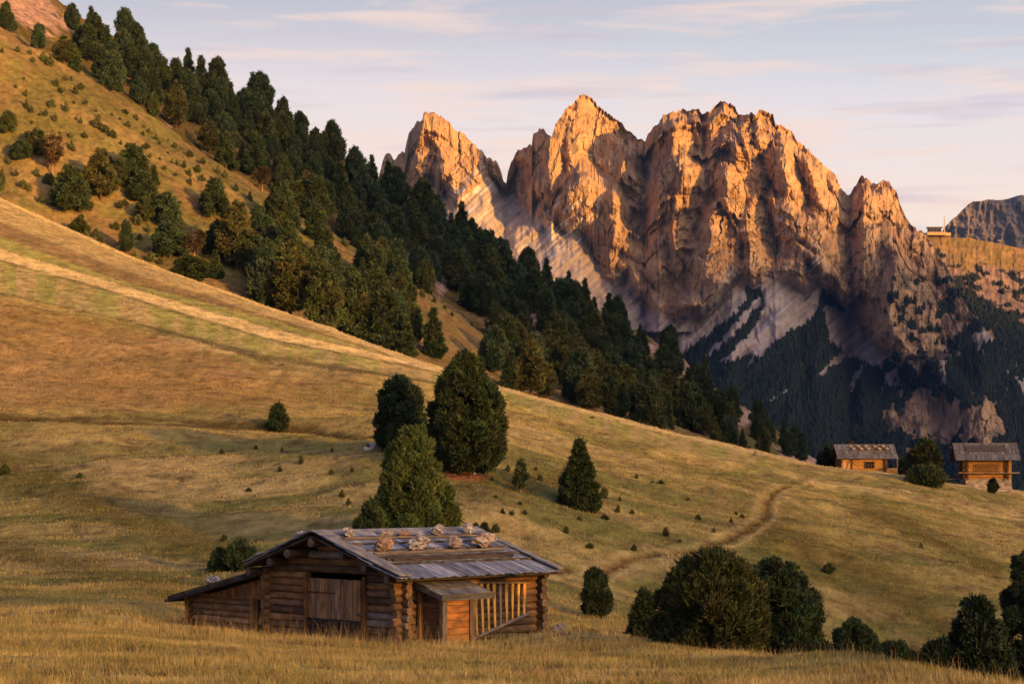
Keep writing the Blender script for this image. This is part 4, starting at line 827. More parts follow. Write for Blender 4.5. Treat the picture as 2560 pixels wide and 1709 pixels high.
def plant(kind, p, h, wf, note=None):
    ps = KIND[kind][0]; i = int(fr.integers(len(ps))); src = ps[i]
    if id(src) in used: o = copy_tree(src)
    else: o = src; used.add(id(src))
    s = h / 10; o.location = (p[0], p[1], p[2] - .15); o.scale = (s * wf, s * wf, s); o.rotation_euler = (0, 0, fr.random() * 6.28)
    forest_trees.append((o, kind, CX + FPX * p[0] / p[1], HOR - FPX * p[2] / p[1], h * FPX / p[1], note)); return o
EXPL = [(178, 525, 112, 84, 'p', 'big round stone pine low on the left grassy slope'), (252, 498, 128, 84, 'l', 'broad olive larch beside the big round pine on the left slope'),
        (332, 452, 92, 74, 'p', 'topmost pine of the dark clump on the left slope'), (356, 502, 74, 66, 'p', 'lowest pine of the dark clump on the left slope'), (305, 462, 64, 50, 'p', 'left pine of the dark clump on the left slope'), (384, 462, 52, 30, 's', 'slim pine at the right of the dark clump on the left slope'),
        (132, 440, 104, 50, 'd', 'reddish bare-trunked pine above the big round pine'), (92, 388, 66, 50, 'p', 'bushy pine at the left above the bare-trunked pine'), (20, 331, 54, 42, 'p', 'dark round pine at the left edge of the grassy slope'), (52, 398, 46, 44, 'p', 'smaller bush pine at the left edge below the dark round one'),
        (536, 540, 94, 68, 'p', 'dark pine on the right end of the grassy shoulder'), (592, 672, 172, 98, 'l', 'tallest olive larch with a crooked pale trunk above the meadow edge'), (418, 566, 84, 66, 'p', 'round pine in the middle of the lower slope'), (425, 644, 88, 78, 'p', 'broad round pine directly left of the pink-trunked pine'),
        (315, 628, 76, 36, 'p', 'narrow pine standing near the meadow edge on the left'), (484, 652, 78, 56, 'd', 'pink-trunked forked pine above the meadow edge'), (474, 716, 62, 96, 'p', 'wide low pine clump on the meadow edge'), (538, 694, 72, 38, 's', 'slim pine right of the wide low clump'), (198, 588, 44, 48, 'p', 'small shrubby pine low on the left by the meadow edge'),
        (362, 552, 60, 44, 'p', 'small pine left of the round pine mid slope'), (545, 640, 90, 60, 'p', 'dark pine left of the tallest larch'), (640, 690, 100, 60, 'p', 'pine right of the tallest larch'), (700, 640, 110, 62, 'l', 'olive larch on the small grassy clearing left side'), (790, 600, 90, 50, 'p', 'round pine at the top of the small clearing'), (750, 650, 60, 30, 's', 'small pointed spruce in the small clearing'),
        (655, 480, 62, 46, 'd', 'reddish bare pine on the edge of the grassy shoulder'), (440, 320, 120, 60, 'l', 'tall olive larch at the forest edge above the grassy shoulder'), (15, 75, 70, 38, 'p', 'dark pine at the top left corner'), (96, 122, 62, 34, 'p', 'dark pine below the pink scree at top left'), (280, 228, 96, 58, 'p', 'dark pine on the upper edge of the grassy shoulder'), (160, 160, 70, 56, 'l', 'reddish larch near the top of the grassy shoulder'),
        (725, 800, 190, 130, 'l', 'broadest olive larch on the meadow edge'), (890, 840, 150, 80, 'p', 'yellowish-lit pine at the meadow edge left of the big pine'), (810, 830, 160, 86, 'p', 'tall dark pine at the meadow edge'), (960, 870, 140, 100, 'p', 'dense pine at the meadow edge, above the tallest round pine')]
for u, b, hp, wp, kd, note in EXPL:
    p = place(u, b, float(np.interp(u, U, yM)) + 8); h = hp * p.y / FPX
    base_w = {'p': .58, 'l': .60, 's': .42, 'd': .56}[kd]
    plant(kd, p, h, (wp / hp) / base_w, note); placed.append((u, b))
def inside(poly, x, y):
    r = False; j = len(poly) - 1
    for i in range(len(poly)):
        (xi, yi), (xj, yj) = poly[i], poly[j]
        if (yi > y) != (yj > y) and x < (xj - xi) * (y - yi) / (yj - yi) + xi: r = not r
        j = i
    return r
BARE = [[(-50, 60), (76, 113), (285, 236), (511, 392), (663, 495), (720, 540), (640, 580), (560, 560), (440, 560), (330, 560), (180, 560), (-50, 560)],
        [(720, 560), (800, 578), (880, 622), (960, 668), (900, 690), (770, 672), (705, 610)], [(975, 690), (1036, 728), (1120, 780), (1196, 838), (1160, 850), (1060, 815), (1000, 770)],
        [(60, 0), (170, 0), (180, 72), (90, 55)], [(640, 250), (740, 290), (720, 330), (660, 300)], [(1000, 630), (1025, 690), (1000, 680)], [(1090, 670), (1135, 745), (1100, 720)],
        [(1290, 770), (1350, 860), (1310, 850)], [(1690, 900), (1760, 940), (1740, 960), (1690, 930)], [(2010, 1120), (2100, 1170), (1990, 1170)]]
fsk = lambda u: float(np.interp(u, [q[0] for q in FSKY], [q[1] for q in FSKY])); msk_ = lambda u: float(np.interp(u, [q[0] for q in MSKY], [q[1] for q in MSKY]))
ssk = lambda u: float(np.interp(u, [q[0] for q in SSKY], [q[1] for q in SSKY]))
N_MAX = 300
OPEN = [(1012, 650, 16), (1108, 705, 22), (1330, 815, 24), (1352, 860, 22), (1720, 925, 34), (1792, 985, 30), (1860, 1040, 24), (1070, 770, 26), (1125, 800, 26), (1180, 835, 22), (760, 640, 34), (850, 640, 30), (420, 300, 14), (1630, 870, 14)]
tries = 0
while len(forest_trees) < N_MAX and tries < 40000:
    tries += 1
    u = fr.uniform(150, 2050); lo, hi = fsk(u) - 4, msk_(u) + 4
    if hi <= lo + 2: continue
    b = fr.uniform(lo, hi)
    if u < 640 and b > ssk(u) + 8: continue
    if b < -20: continue
    if any(inside(q, u, b) for q in BARE): continue
    if any(abs(u - a) < w_ and -16 < b - c_ < 78 for a, c_, w_ in OPEN): continue
    if abs(u - 697) < 40 and b < fsk(u) + 26: continue
    dmin = 26.5 if u > 560 else 32
    if any((u - a) ** 2 + ((b - c_) * 1.15) ** 2 < dmin ** 2 for a, c_ in placed): continue
    p = place(u, b, float(np.interp(u, U, yM)) + 8)
    if abs(HOR - FPX * p.z / p.y - b) > 14: continue
    if abs(u - 1164) < 70 and b > 800: continue
    low = (b - lo) / (hi - lo + 1)
    hp = fr.uniform(64, 104) * (1 + .4 * low) * (1.0 if u < 1500 else .9) * (1 if fr.random() > .15 else .65)
    if u > 1800: hp *= .72
    kd = fr.choice(['p', 'p', 'p', 'p', 's', 'l'] if low > .25 else ['p', 'p', 'p', 's'])
    if u > 1200 and fr.random() < .25: kd = 's' if low < .3 else 'l'
    plant(kd, p, hp * p.y / FPX, fr.uniform(.85, 1.12)); placed.append((u, b))
for lst, _, _ in KIND.values():
    for o in lst:
        if id(o) not in used: hide_proto(o)
# a label for every forest tree: its look and where it stands
def zone(u, b):
    t = (b - fsk(u)) / max(1, msk_(u) - fsk(u))
    row = 'on the skyline' if t < .16 else 'high in the forest' if t < .42 else 'mid-forest' if t < .72 else 'by the meadow edge'
    col_ = ('at the top left corner' if u < 250 else 'above the grassy shoulder' if u < 480 else 'left of the bare ridge' if u < 690 else 'right of the bare ridge' if u < 860 else 'below the first peak' if u < 1080
            else 'above the tallest round pine' if u < 1260 else 'below the second peak' if u < 1460 else 'below the scree cones' if u < 1680 else 'near its right end')
    return row, col_
zs = {}
for r_ in forest_trees:
    o, kd, u, b, hp, note = r_
    if note is None: zs.setdefault((kd,) + zone(u, b), []).append(r_)
ORD = ['first', 'second', 'third', 'fourth', 'fifth', 'sixth', 'seventh', 'eighth', 'ninth', 'tenth', 'eleventh', 'twelfth', 'thirteenth', 'fourteenth', 'fifteenth', 'sixteenth']
for (kd, row, cl), lst in zs.items():
    lst.sort(key=lambda q: q[2])
    for i, q in enumerate(lst):
        nm = f'{KIND[kd][2]} {KIND[kd][1]} {row} {cl}'
        if len(lst) > 1: nm += f', {ORD[min(i, 15)]} from left'
        tag(q[0], nm, 'tree', 'trees of the slope forest')
for o, kd, u, b, hp, note in forest_trees:
    if note: tag(o, note, 'tree', 'trees of the slope forest')

# --- seedlings and dwarf shrubs on the grass
def shrub_proto(seed, prof, base, nl=14, nt=420, up=.8):
    V, q, T, c = crown_mesh('shrub', 1.0, .95, prof, nl, nt, .17, base, seed, 0.0, up=up, lobe=.2, k=4)
    o = mk('shrub', V, [q, T], M_leaf, col=c); return o
SH = [shrub_proto(400, 'bush', (.11, .125, .055)), shrub_proto(401, 'cone', (.11, .125, .055)), shrub_proto(402, 'egg', (.115, .13, .055)), shrub_proto(403, 'bush', (.08, .095, .042)), shrub_proto(404, 'open', (.085, .095, .045))]
sh_used = set()
def shrub(u, b, hp, wp, label, group, ymin, name='dwarf_shrub'):
    p = place(u, b, ymin); s = p.y / FPX; i = int(fr.integers(len(SH)))
    if wp > hp * 1.2: i = 0 if fr.random() < .5 else 3
    o = SH[i]
    if i in sh_used: o = o.copy(); COL.objects.link(o)
    sh_used.add(i); o.name = name
    o.location = (p.x, p.y, p.z - .05 * hp * s); o.scale = (wp * s * .78, wp * s * .78, hp * s * .85); o.rotation_euler = (0, 0, fr.random() * 6.28)
    tag(o, label, 'shrub', group); return o
SHOULDER = [(45, 130, 16, 16), (75, 137, 14, 13), (82, 155, 12, 14), (108, 155, 26, 24), (125, 165, 26, 22), (142, 218, 24, 20), (152, 232, 14, 18), (163, 200, 12, 14), (178, 203, 14, 12), (188, 236, 22, 18), (203, 224, 18, 18),
            (130, 268, 22, 22), (165, 278, 24, 20), (114, 290, 18, 14), (138, 304, 22, 14), (66, 272, 24, 16), (78, 282, 20, 14), (65, 240, 18, 14), (5, 132, 14, 10), (240, 318, 22, 36), (262, 330, 20, 28), (282, 345, 22, 24), (247, 300, 16, 14), (202, 308, 16, 10), (215, 262, 14, 10),
            (320, 318, 16, 18), (312, 284, 12, 18), (340, 300, 16, 14), (358, 340, 14, 12), (372, 332, 12, 12), (390, 350, 14, 14), (398, 362, 12, 10), (420, 355, 10, 8), (436, 370, 14, 14), (365, 372, 16, 24), (375, 395, 14, 10), (410, 425, 12, 14), (430, 408, 12, 8), (442, 412, 14, 12), (460, 420, 18, 14),
            (474, 392, 18, 18), (474, 440, 20, 14), (475, 462, 20, 14), (495, 430, 20, 20), (508, 410, 18, 16), (505, 452, 18, 18), (545, 435, 22, 14), (562, 445, 20, 18), (590, 478, 20, 16), (625, 500, 24, 16), (635, 530, 16, 14), (660, 540, 18, 14), (180, 376, 28, 22), (176, 345, 16, 14), (212, 345, 16, 16), (275, 410, 20, 22), (302, 362, 12, 10),
            (58, 470, 22, 22), (72, 478, 20, 18), (92, 440, 20, 18), (103, 508, 26, 16), (130, 514, 22, 20), (122, 460, 30, 34), (72, 345, 18, 20), (160, 530, 14, 14), (240, 592, 22, 22), (250, 606, 20, 24), (215, 595, 18, 20), (300, 520, 20, 22), (312, 515, 18, 20), (330, 500, 22, 26), (345, 560, 26, 26), (370, 580, 20, 18), (290, 575, 22, 24), (350, 600, 18, 16), (375, 652, 24, 30), (400, 660, 18, 22), (338, 640, 12, 10),
            (5, 475, 60, 18), (20, 410, 18, 18), (40, 440, 16, 14), (150, 390, 26, 24), (205, 545, 12, 14), (100, 290, 8, 8), (150, 335, 8, 8), (240, 280, 8, 8), (190, 300, 8, 8), (360, 320, 9, 8), (330, 385, 10, 10), (420, 385, 8, 8), (300, 300, 8, 8), (80, 310, 10, 8), (40, 220, 10, 10), (60, 200, 8, 8), (185, 260, 10, 8), (280, 290, 10, 10), (400, 400, 10, 8), (440, 440, 10, 10),
            (735, 655, 20, 20), (830, 600, 18, 14), (862, 615, 22, 20), (905, 640, 20, 22), (1055, 742, 20, 16), (1085, 756, 14, 12), (1112, 772, 10, 8), (1130, 790, 12, 10), (1180, 815, 12, 10), (1010, 745, 14, 10), (1450, 925, 16, 14)]
for i, (u, b, h, w) in enumerate(SHOULDER):
    where = ('near its upper end' if u < 110 and b < 320 else 'below the forest edge' if b < ssk(u) + 60 else 'amid open grass' if b < 400 else 'between the lower pines') if u < 690 else 'in the forest clearings'
    size = 'broad low' if w > h * 1.3 else 'tiny' if h <= 12 else 'small' if h < 19 else 'medium'
    shrub(u, b, h, w, f'{size} dark shrub on the grassy shoulder of the slope, {where}' if u < 690 else f'{size} dark shrub {where} of the slope', 'shrubs on the grassy shoulder', float(np.interp(u, U, yM)) + 8)
MEAD = [(554, 1135, 14, 16), (752, 1158, 24, 16), (700, 1178, 14, 16), (200, 1192, 12, 18), (12, 1185, 26, 30), (560, 1350, 16, 20), (622, 1228, 10, 16), (828, 1185, 14, 14), (855, 1240, 18, 18), (872, 1262, 18, 16), (640, 1122, 10, 12), (705, 1128, 14, 8), (830, 1130, 14, 10), (880, 1180, 14, 12),
        (1257, 1283, 14, 12), (1280, 1287, 12, 14), (1312, 1285, 12, 14), (1270, 1178, 18, 12), (1340, 1175, 10, 10), (1510, 1245, 30, 26), (1498, 1265, 18, 20), (1545, 1280, 20, 16), (1512, 1298, 14, 22), (1415, 1332, 20, 16), (1450, 1300, 12, 16), (1665, 1340, 24, 20), (1580, 1284, 12, 14), (1550, 1252, 12, 10), (1653, 1210, 12, 18), (1592, 1195, 12, 10), (1630, 1208, 8, 10),
        (1745, 1298, 14, 14), (1855, 1295, 12, 14), (1828, 1305, 14, 12), (1785, 1330, 12, 10), (1700, 1355, 10, 10), (2072, 1432, 28, 36), (2303, 1368, 14, 10), (1840, 1285, 8, 10), (1475, 1370, 14, 20), (1585, 1375, 16, 16), (1240, 1330, 22, 24), (1190, 1318, 14, 16), (1720, 1250, 8, 8), (1240, 1245, 10, 10), (1300, 1262, 10, 14), (920, 1120, 12, 12), (1410, 1190, 12, 14), (1350, 1200, 16, 16), (1230, 1200, 10, 10), (1160, 1330, 16, 14)]
for i, (u, b, h, w) in enumerate(MEAD):
    where = 'left of the hut' if u < 700 and b > 1300 else 'below the farm track' if u < 900 else 'around the lone spruce' if u < 1600 and b < 1320 else 'above the hut roof' if u < 1300 else 'along the worn footpath' if u < 1900 else 'on the right slope below the cabins'
    size = 'broad low' if w > h * 1.25 else 'tiny' if h <= 12 else 'small' if h < 18 else 'medium'
    shrub(u, b, h, w, f'{size} green pine seedling on the meadow {where}', 'seedlings on the meadow', 88, 'pine_seedling')

# ------------------------------------------------------------------ the log hut
class MB:
    def __init__(s): s.V, s.F, s.C, s.W = [], [], [], []
    def add(s, V, F, C, W):
        o = len(s.V); s.V += [tuple(v) for v in V]; s.F += [tuple(i + o for i in f) for f in F]; s.C += C; s.W += W
    def box(s, c, ax, ay, az, lx, ly, lz, col, jit=.12, idn=None, taper=1.0):
        """centre c, unit axes, full lengths; ax runs along the grain"""
        c = np.array(c, float); ax, ay, az = (np.array(q, float) for q in (ax, ay, az)); i = random.random() * 50 if idn is None else idn
        k_ = 1 + random.uniform(-jit, jit); V, W_ = [], []
        for x in (-.5, .5):
            tp = 1 if x < 0 else taper
            for y in (-.5, .5):
                for z in (-.5, .5):
                    V.append(c + ax * x * lx + ay * y * ly * tp + az * z * lz * tp); W_.append((x * lx + i, y * ly + z * lz * .7 + i * .37, i))
        F = [(0, 1, 3, 2), (4, 6, 7, 5), (0, 4, 5, 1), (2, 3, 7, 6), (0, 2, 6, 4), (1, 5, 7, 3)]
        s.add(V, F, [tuple(np.array(col) * k_)] * 8, W_)
    def log(s, p0, p1, r0, r1, col, ecol=None, seg=11, jit=.15, rings=5):
        p0, p1 = np.array(p0, float), np.array(p1, float); d = p1 - p0; ln = np.linalg.norm(d); d = d / ln
        a = np.cross(d, (0, 0, 1.0)); a = a / np.linalg.norm(a) if np.linalg.norm(a) > .01 else np.array((1.0, 0, 0)); b = np.cross(a, d)
        i = random.random() * 50; k_ = 1 + random.uniform(-jit, jit); V, C, W_, F = [], [], [], []
        ph = random.random() * 6
        for j in range(rings):
            t = j / (rings - 1); r = r0 + (r1 - r0) * t; off = (a * math.sin(t * 5 + ph) + b * math.cos(t * 4 + ph)) * r * .05
            for q in range(seg):
                th = q / seg * 2 * math.pi; rr = r * (1 + .05 * math.sin(3 * th + ph + t * 4) + random.uniform(-.025, .025))
                V.append(p0 + d * ln * t + off + (a * math.cos(th) + b * math.sin(th)) * rr); C.append(tuple(np.array(col) * k_)); W_.append((ln * t + i, th * r * 1.0 + i, i))
        for j in range(rings - 1):
            for q in range(seg): F.append((j * seg + q, j * seg + (q + 1) % seg, (j + 1) * seg + (q + 1) % seg, (j + 1) * seg + q))
        s.add(V, F, C, W_)
        ec = ecol or col
        for (pc, r, fl) in ((p0, r0, 1), (p1, r1, 0)):
            off = V[:seg] if fl else V[-seg:]; ctr = pc + (-d if fl else d) * .012
            ce = np.array(ec) * k_; VV = list(off) + [pc * .45 + np.array(o_) * .55 + (-d if fl else d) * .008 for o_ in off] + [ctr]
            CC = [tuple(ce * .75)] * seg + [tuple(ce * (1.12 if q % 3 else .8)) for q in range(seg)] + [tuple(ce * .6)]
            WW = [(i, q * .01, i) for q in range(seg)] + [(i + .1, q * .01, i) for q in range(seg)] + [(i + .2, 0, i)]
            FF = []
            for q in range(seg):
                q2 = (q + 1) % seg; f1 = (q, q2, seg + q2, seg + q); f2 = (seg + q, seg + q2, 2 * seg)
                FF += [f1[::-1], f2[::-1]] if fl else [f1, f2]
            s.add(VV, FF, CC, WW)
    def build(s, name, mat=None, parent=None, smooth=False):
        by = {}
        for f in s.F: by.setdefault(len(f), []).append(f)
        V = np.array(s.V)
        if parent is not None: V = V - np.array(parent_org.get(parent.name, (0, 0, 0)))
        return mk(name, V, [np.array(v) for v in by.values()], mat or M_wood, parent, col=np.array(s.C), wuv=np.array(s.W), smooth=smooth)
parent_org = {}
def child_of(o, par): o.parent = par; return o
OX, OY = -3.43, 62.0
OZ = float(np.mean(zground(np.array((-3.43, -5.8, -8.1, -10.5, .6)), np.array((62.0, 64.4, 66.7, 69.2, 66.0))))) + .03
A = np.array((math.sqrt(.5), math.sqrt(.5), 0)); B = np.array((-math.sqrt(.5), math.sqrt(.5), 0)); Zv = np.array((0, 0, 1.0)); O = np.array((OX, OY, OZ))
def Lp(a, b, z): return O + A * a + B * b + Zv * z
hut = empty('log_hut', (OX, OY, OZ)); parent_org[hut.name] = (OX, OY, OZ)
tag(hut, 'old weathered log hut with stone-weighted shingle roof standing on the near golden meadow', 'hut')
DKB, MIDB, GRY, BLK, ORG, TANW = (.19, .13, .095), (.29, .175, .10), (.17, .165, .17), (.055, .048, .050), (.46, .22, .055), (.33, .19, .09)
ENDC = (.26, .18, .125)
WB, LA, HW, NL = 6.6, 6.0, 2.12, 9
RB, RZ, PIT = 3.3, 3.33, .305                       # ridge line b, ridge height, pitch
roofz = lambda b: RZ - abs(b - RB) * PIT
dlog = HW / NL
# gable wall facing the lean-to and camera, open where the plank door sits
DB0, DB1, DZ0, DZ1 = 1.55, 4.55, .0, 2.02
def logc(base): return tuple(np.array(base) * random.uniform(.75, 1.3))
gw = MB()
for i in range(NL + 5):
    z = .10 + dlog * i; r = dlog * .54
    if z < HW: b0, b1 = -.34 + random.uniform(-.08, .08), WB + .34 + random.uniform(-.08, .08)
    else:
        half = (RZ - .20 - z) / PIT
        if half < .3: continue
        b0, b1 = RB - half, RB + half
    c = logc(random.choice([DKB, (.12, .10, .09), (.27, .26, .27), MIDB, (.24, .22, .215)]))
    if z < DZ1 + .03:
        gw.log(Lp(0, b0, z), Lp(0, DB0, z), r, r * .95, c, ENDC); gw.log(Lp(0, DB1, z), Lp(0, b1, z), r * .95, r, logc(MIDB if random.random() < .5 else DKB), ENDC)
    else: gw.log(Lp(0, b0, z), Lp(0, b1, z), r, r * .96, c, ENDC, rings=9)
gw.build('gable_wall', None, hut, True)
sw = MB()
for i in range(NL):
    z = .0 + dlog * (i + .5) + .10; r = dlog * .54
    a0, a1 = -.36 + random.uniform(-.10, .10), LA + .36 + random.uniform(-.12, .14)
    sw.log(Lp(a0, 0, z), Lp(a1, 0, z), r, r, logc((.32, .185, .09) if i > 5 else (.21, .14, .09)), ENDC, rings=9)
sw.build('side_wall', None, hut, True)
bw = MB()
for i in range(NL):
    z = .10 + dlog * i
    bw.log(Lp(LA, -.38 + random.uniform(-.12, .08), z), Lp(LA, WB + .3, z), dlog * .54, dlog * .54, logc((.13, .085, .06)), (.16, .13, .11), rings=6)
    bw.log(Lp(-.33, WB, z + dlog * .5), Lp(LA + .33, WB, z + dlog * .5), dlog * .54, dlog * .54, logc(MIDB), ENDC, rings=6)
for i in range(5):
    z = HW + .1 + dlog * i; half = (RZ - .2 - z) / PIT
    if half > .3: bw.log(Lp(LA, RB - half, z), Lp(LA, RB + half, z), dlog * .54, dlog * .5, logc(DKB), ENDC)
bw.build('rear_wall', None, hut, True)
# plank door in the gable: posts, planks, hinge strap, cross beam, sill
door = MB(); b = DB0 + .12
while b < DB1 - .12:
    w = random.uniform(.085, .17); w = min(w, DB1 - .12 - b)
    if w < .03: break
    c = random.choice([(.32, .215, .15), (.40, .26, .17), (.16, .11, .08), (.30, .25, .215), (.50, .31, .17)])
    if random.random() < .14: c = (.60, .33, .12)
    door.box(Lp(-.10 - random.random() * .02, b + w / 2, (1.90 + .62) / 2), Zv, B, A, 1.34 + random.uniform(-.05, .0), w - .012, .035, c, .2); b += w
dm = door.build('door', None, hut)
fr_ = MB(); fr_.box(Lp(-.14, DB0 + .04, 1.02), Zv, B, A, 2.05, .13, .14, (.20, .095, .05)); fr_.box(Lp(-.14, DB1 - .04, 1.0), Zv, B, A, 2.1, .15, .15, (.24, .125, .06))
fr_.build('door_frame', None, hut)
q = MB(); q.box(Lp(-.17, 3.05, .48), B, Zv, A, 2.74, .30, .10, (.028, .028, .034), .05); child_of(q.build('cross_beam', None, hut), dm)
q = MB(); q.box(Lp(-.135, 3.75, 1.46), B, Zv, A, 1.35, .055, .03, (.16, .07, .055)); child_of(q.build('crossbar', None, hut), dm)
q = MB(); q.box(Lp(-.15, 1.72, .84), B, Zv, A, .42, .10, .05, (.14, .115, .10)); child_of(q.build('latch', None, hut), dm)
q = MB()
for i in range(9): q.box(Lp(-.12, DB0 + .2 + i * .31, .16), Zv, B, A, .34, .28, .03, (.085, .08, .085), .3)
q.build('sill_boards', None, hut)
# purlins under the overhang
for b in (-.25, .85, 1.95, RB, 4.55, 5.6, 6.75):
    q = MB(); r = random.uniform(.12, .155); q.log(Lp(-.84 + random.uniform(-.14, .08), b, roofz(b) - .075 - r), Lp(LA + .25, b, roofz(b) - .075 - r), r, r, (.13, .085, .06), (.17, .15, .14), rings=5); q.build('purlin', None, hut, True)
# roof: two slopes of overlapping long shingles
SL = math.hypot(1, PIT)
def slope_axes(side): return (B * (-side) * 1.0 / SL + Zv * (-PIT / SL)), (B * (-side) * PIT / SL + Zv * (1 / SL))   # down-slope, outward normal
def roof_slope(side, a0, a1, reach, name):
    rb = MB(); dn, nr = slope_axes(side); top = Lp(0, RB, RZ); cb = MB()
    # sheathing
    rb.box(Lp((a0 + a1) / 2, RB, RZ) + dn * reach * SL / 2 - nr * .02, dn, A, nr, reach * SL, a1 - a0 - .1, .035, (.09, .075, .065), 0)
    ncr = 6; starts = [0, .62, 1.22, 1.80, 2.38, 2.95]; ends = [.78, 1.38, 1.96, 2.54, 3.10, reach * SL + .04]
    for k_ in range(ncr):
        a = a0 + .03; lift = .012 + .026 * (ncr - 1 - k_)
        while a < a1 - .06:
            w = random.uniform(.10, .24); w = min(w, a1 - .03 - a); s0, s1 = starts[k_], ends[k_] + random.uniform(-.05, .05)
            if k_ == 5: s1 += random.uniform(-.02, .05)
            c = random.choice([(.25, .31, .44), (.33, .39, .54), (.17, .205, .30), (.25, .285, .36), (.215, .275, .42), (.39, .455, .61)])
            ctr = Lp(a + w / 2, RB, RZ) + dn * (s0 + s1) / 2 + nr * (lift + .012)
            d2 = dn * math.cos(.022) + nr * math.sin(.022)
            rb.box(ctr + nr * .012, d2, A, np.cross(A, d2) * (1 if np.dot(np.cross(A, d2), nr) > 0 else -1), s1 - s0, w - .008, .022, c, .22); a += w
        # weathered butt edge with moss
        if k_ < 5:
            a = a0 + .64
            while a < a1 - .4:
                w = random.uniform(.2, .5)
                rb.box(Lp(a + w / 2, RB, RZ) + dn * (ends[k_] + .0) + nr * (lift + .035), A, dn, nr, w + .03, .05, .035 + random.random() * .03, (.105, .092, .08), .3); a += w
    # rake boards and ridge boards
    for ac, wd in ((a0 + .20, .28), (a0 + .48, .26), (a1 - .16, .28)):
        rb.box(Lp(ac, RB, RZ) + dn * (reach * SL / 2 + .02) + nr * .15, dn, A, nr, reach * SL + .06, wd, .035, (.31, .325, .35), .08)
    o = rb.build(name, None, hut); return o
rr_ = roof_slope(1, -1.0, 6.35, 4.15, 'roof'); rr_['label'] = 'sunlit right roof slope with long grey shingles'
rl_ = roof_slope(-1, -1.0, 6.35, 3.5, 'roof'); rl_['label'] = 'left roof slope seen edge on'
dn, nr = slope_axes(1)
q = MB(); a = -1.0
while a < 6.3:
    w = random.uniform(.5, .9); q.box(Lp(min(a + w / 2, 6.1), RB, RZ) + dn * .22 + nr * .175, A, dn, nr, w, .44, .03, (.30, .32, .36), .15); a += w
child_of(q.build('ridge_board', None, hut), rr_)
q = MB(); q.log(Lp(-.4, RB, RZ) + dn * .98 + nr * .20, Lp(5.7, RB, RZ) + dn * 1.02 + nr * .20, .05, .04, (.24, .215, .20), rings=8); child_of(q.build('roof_pole', None, hut, True), rr_)
q = MB(); q.log(Lp(-.3, RB, RZ) + dn * 2.38 + nr * .165, Lp(5.5, RB, RZ) + dn * 2.36 + nr * .165, .055, .04, (.24, .215, .20), rings=8); child_of(q.build('roof_pole', None, hut, True), rr_)
q = MB()
for k_ in range(2): q.box(Lp(2.7, RB, RZ) + dn * (2.78 + .12 * k_) + nr * .125, A, dn, nr, 5.6 - k_ * .3, .10, .07, (.105, .085, .075), .1)
child_of(q.build('course_batten', None, hut), rr_)
q = MB(); q.box(Lp(2.7, RB - 4.05, roofz(RB - 4.05) - .06), A, Zv, B, 7.2, .07, .06, (.12, .10, .09)); child_of(q.build('eave_board', None, hut), rr_)
# lean-to on the far left
LB0, LB1 = WB + .05, 11.0
lz = lambda b: 1.98 - (b - WB) * .215
q = MB()
for i in range(5):
    z = .1 + .21 * i; q.log(Lp(0.05, 7.45, z), Lp(0.05, LB1 + .28 + random.uniform(-.1, .1), z), .115, .115, logc((.26, .175, .12)), ENDC, rings=6)
q.build('lean_to_wall', None, hut, True)
q = MB()
for i in range(5):
    z = .2 + .21 * i; q.log(Lp(-.28 + random.uniform(-.08, .08), LB1, z), Lp(4, LB1, z), .115, .115, logc((.22, .13, .07)), (.42, .22, .09), rings=5)
q.log(Lp(4, LB0, .6), Lp(4, LB1, .6), .3, .3, DKB); q.build('lean_to_end_wall', None, hut, True)
q = MB(); b = 7.1
while b < LB1 - .1:
    w = random.uniform(.12, .22); h = max(.08, lz(b + w) - .12 - 1.06); q.box(Lp(-.02, b + w / 2, 1.08 + h / 2), Zv, B, A, h + .04, w - .012, .03, random.choice([(.28, .15, .09), (.22, .13, .09), (.36, .19, .10)]), .2); b += w
q.build('lean_to_planks', None, hut)
q = MB(); q.box(Lp(-.10, 7.42, .55), Zv, B, A, 1.12, .13, .12, (.30, .17, .075)); q.box(Lp(-.06, 7.22, .55), Zv, B, A, 1.1, .09, .1, (.26, .14, .06)); q.build('post', None, hut)
q = MB(); q.box(Lp(.35, 6.95, .55), Zv, B, A, 1.2, .5, .04, (.10, .10, .115)); q.build('lean_to_opening_shade', None, hut)  # dark panel standing in for the shade inside the opening
lr = MB(); ld = B * 1.0 / math.hypot(1, .215) - Zv * .215 / math.hypot(1, .215); ln_ = np.cross(A, ld); ln_ = ln_ if ln_[2] > 0 else -ln_
for k_ in range(5):
    a = -.7
    while a < 4.3:
        w = random.uniform(.12, .26); s0 = -.1 + k_ * .95; lr.box(Lp(a + w / 2, WB, 1.98) + ld * (s0 + .62) + ln_ * (.10 - .012 * k_), ld * math.cos(.03) + ln_ * math.sin(.03), A, ln_, 1.24 + random.uniform(-.05, .05), w - .01, .025, random.choice([(.17, .15, .125), (.13, .12, .11), (.19, .17, .13)]), .2); a += w
lr.box(Lp(1.8, WB, 1.98) + ld * 2.42 + ln_ * .03, ld, A, ln_, 4.9, 4.9, .05, (.09, .075, .065), 0)
lr.box(Lp(-.66, WB, 1.98) + ld * 2.48 + ln_ * .02, ld, A, ln_, 5.05, .06, .20, (.05, .048, .055), .05)
lro = lr.build('lean_to_roof', None, hut)
q = MB(); q.log(Lp(-.8, 11.48, lz(11.48) - .03), Lp(4.2, 11.48, lz(11.48) - .03), .06, .06, (.11, .085, .07)); child_of(q.build('eave_pole', None, hut, True), lro)
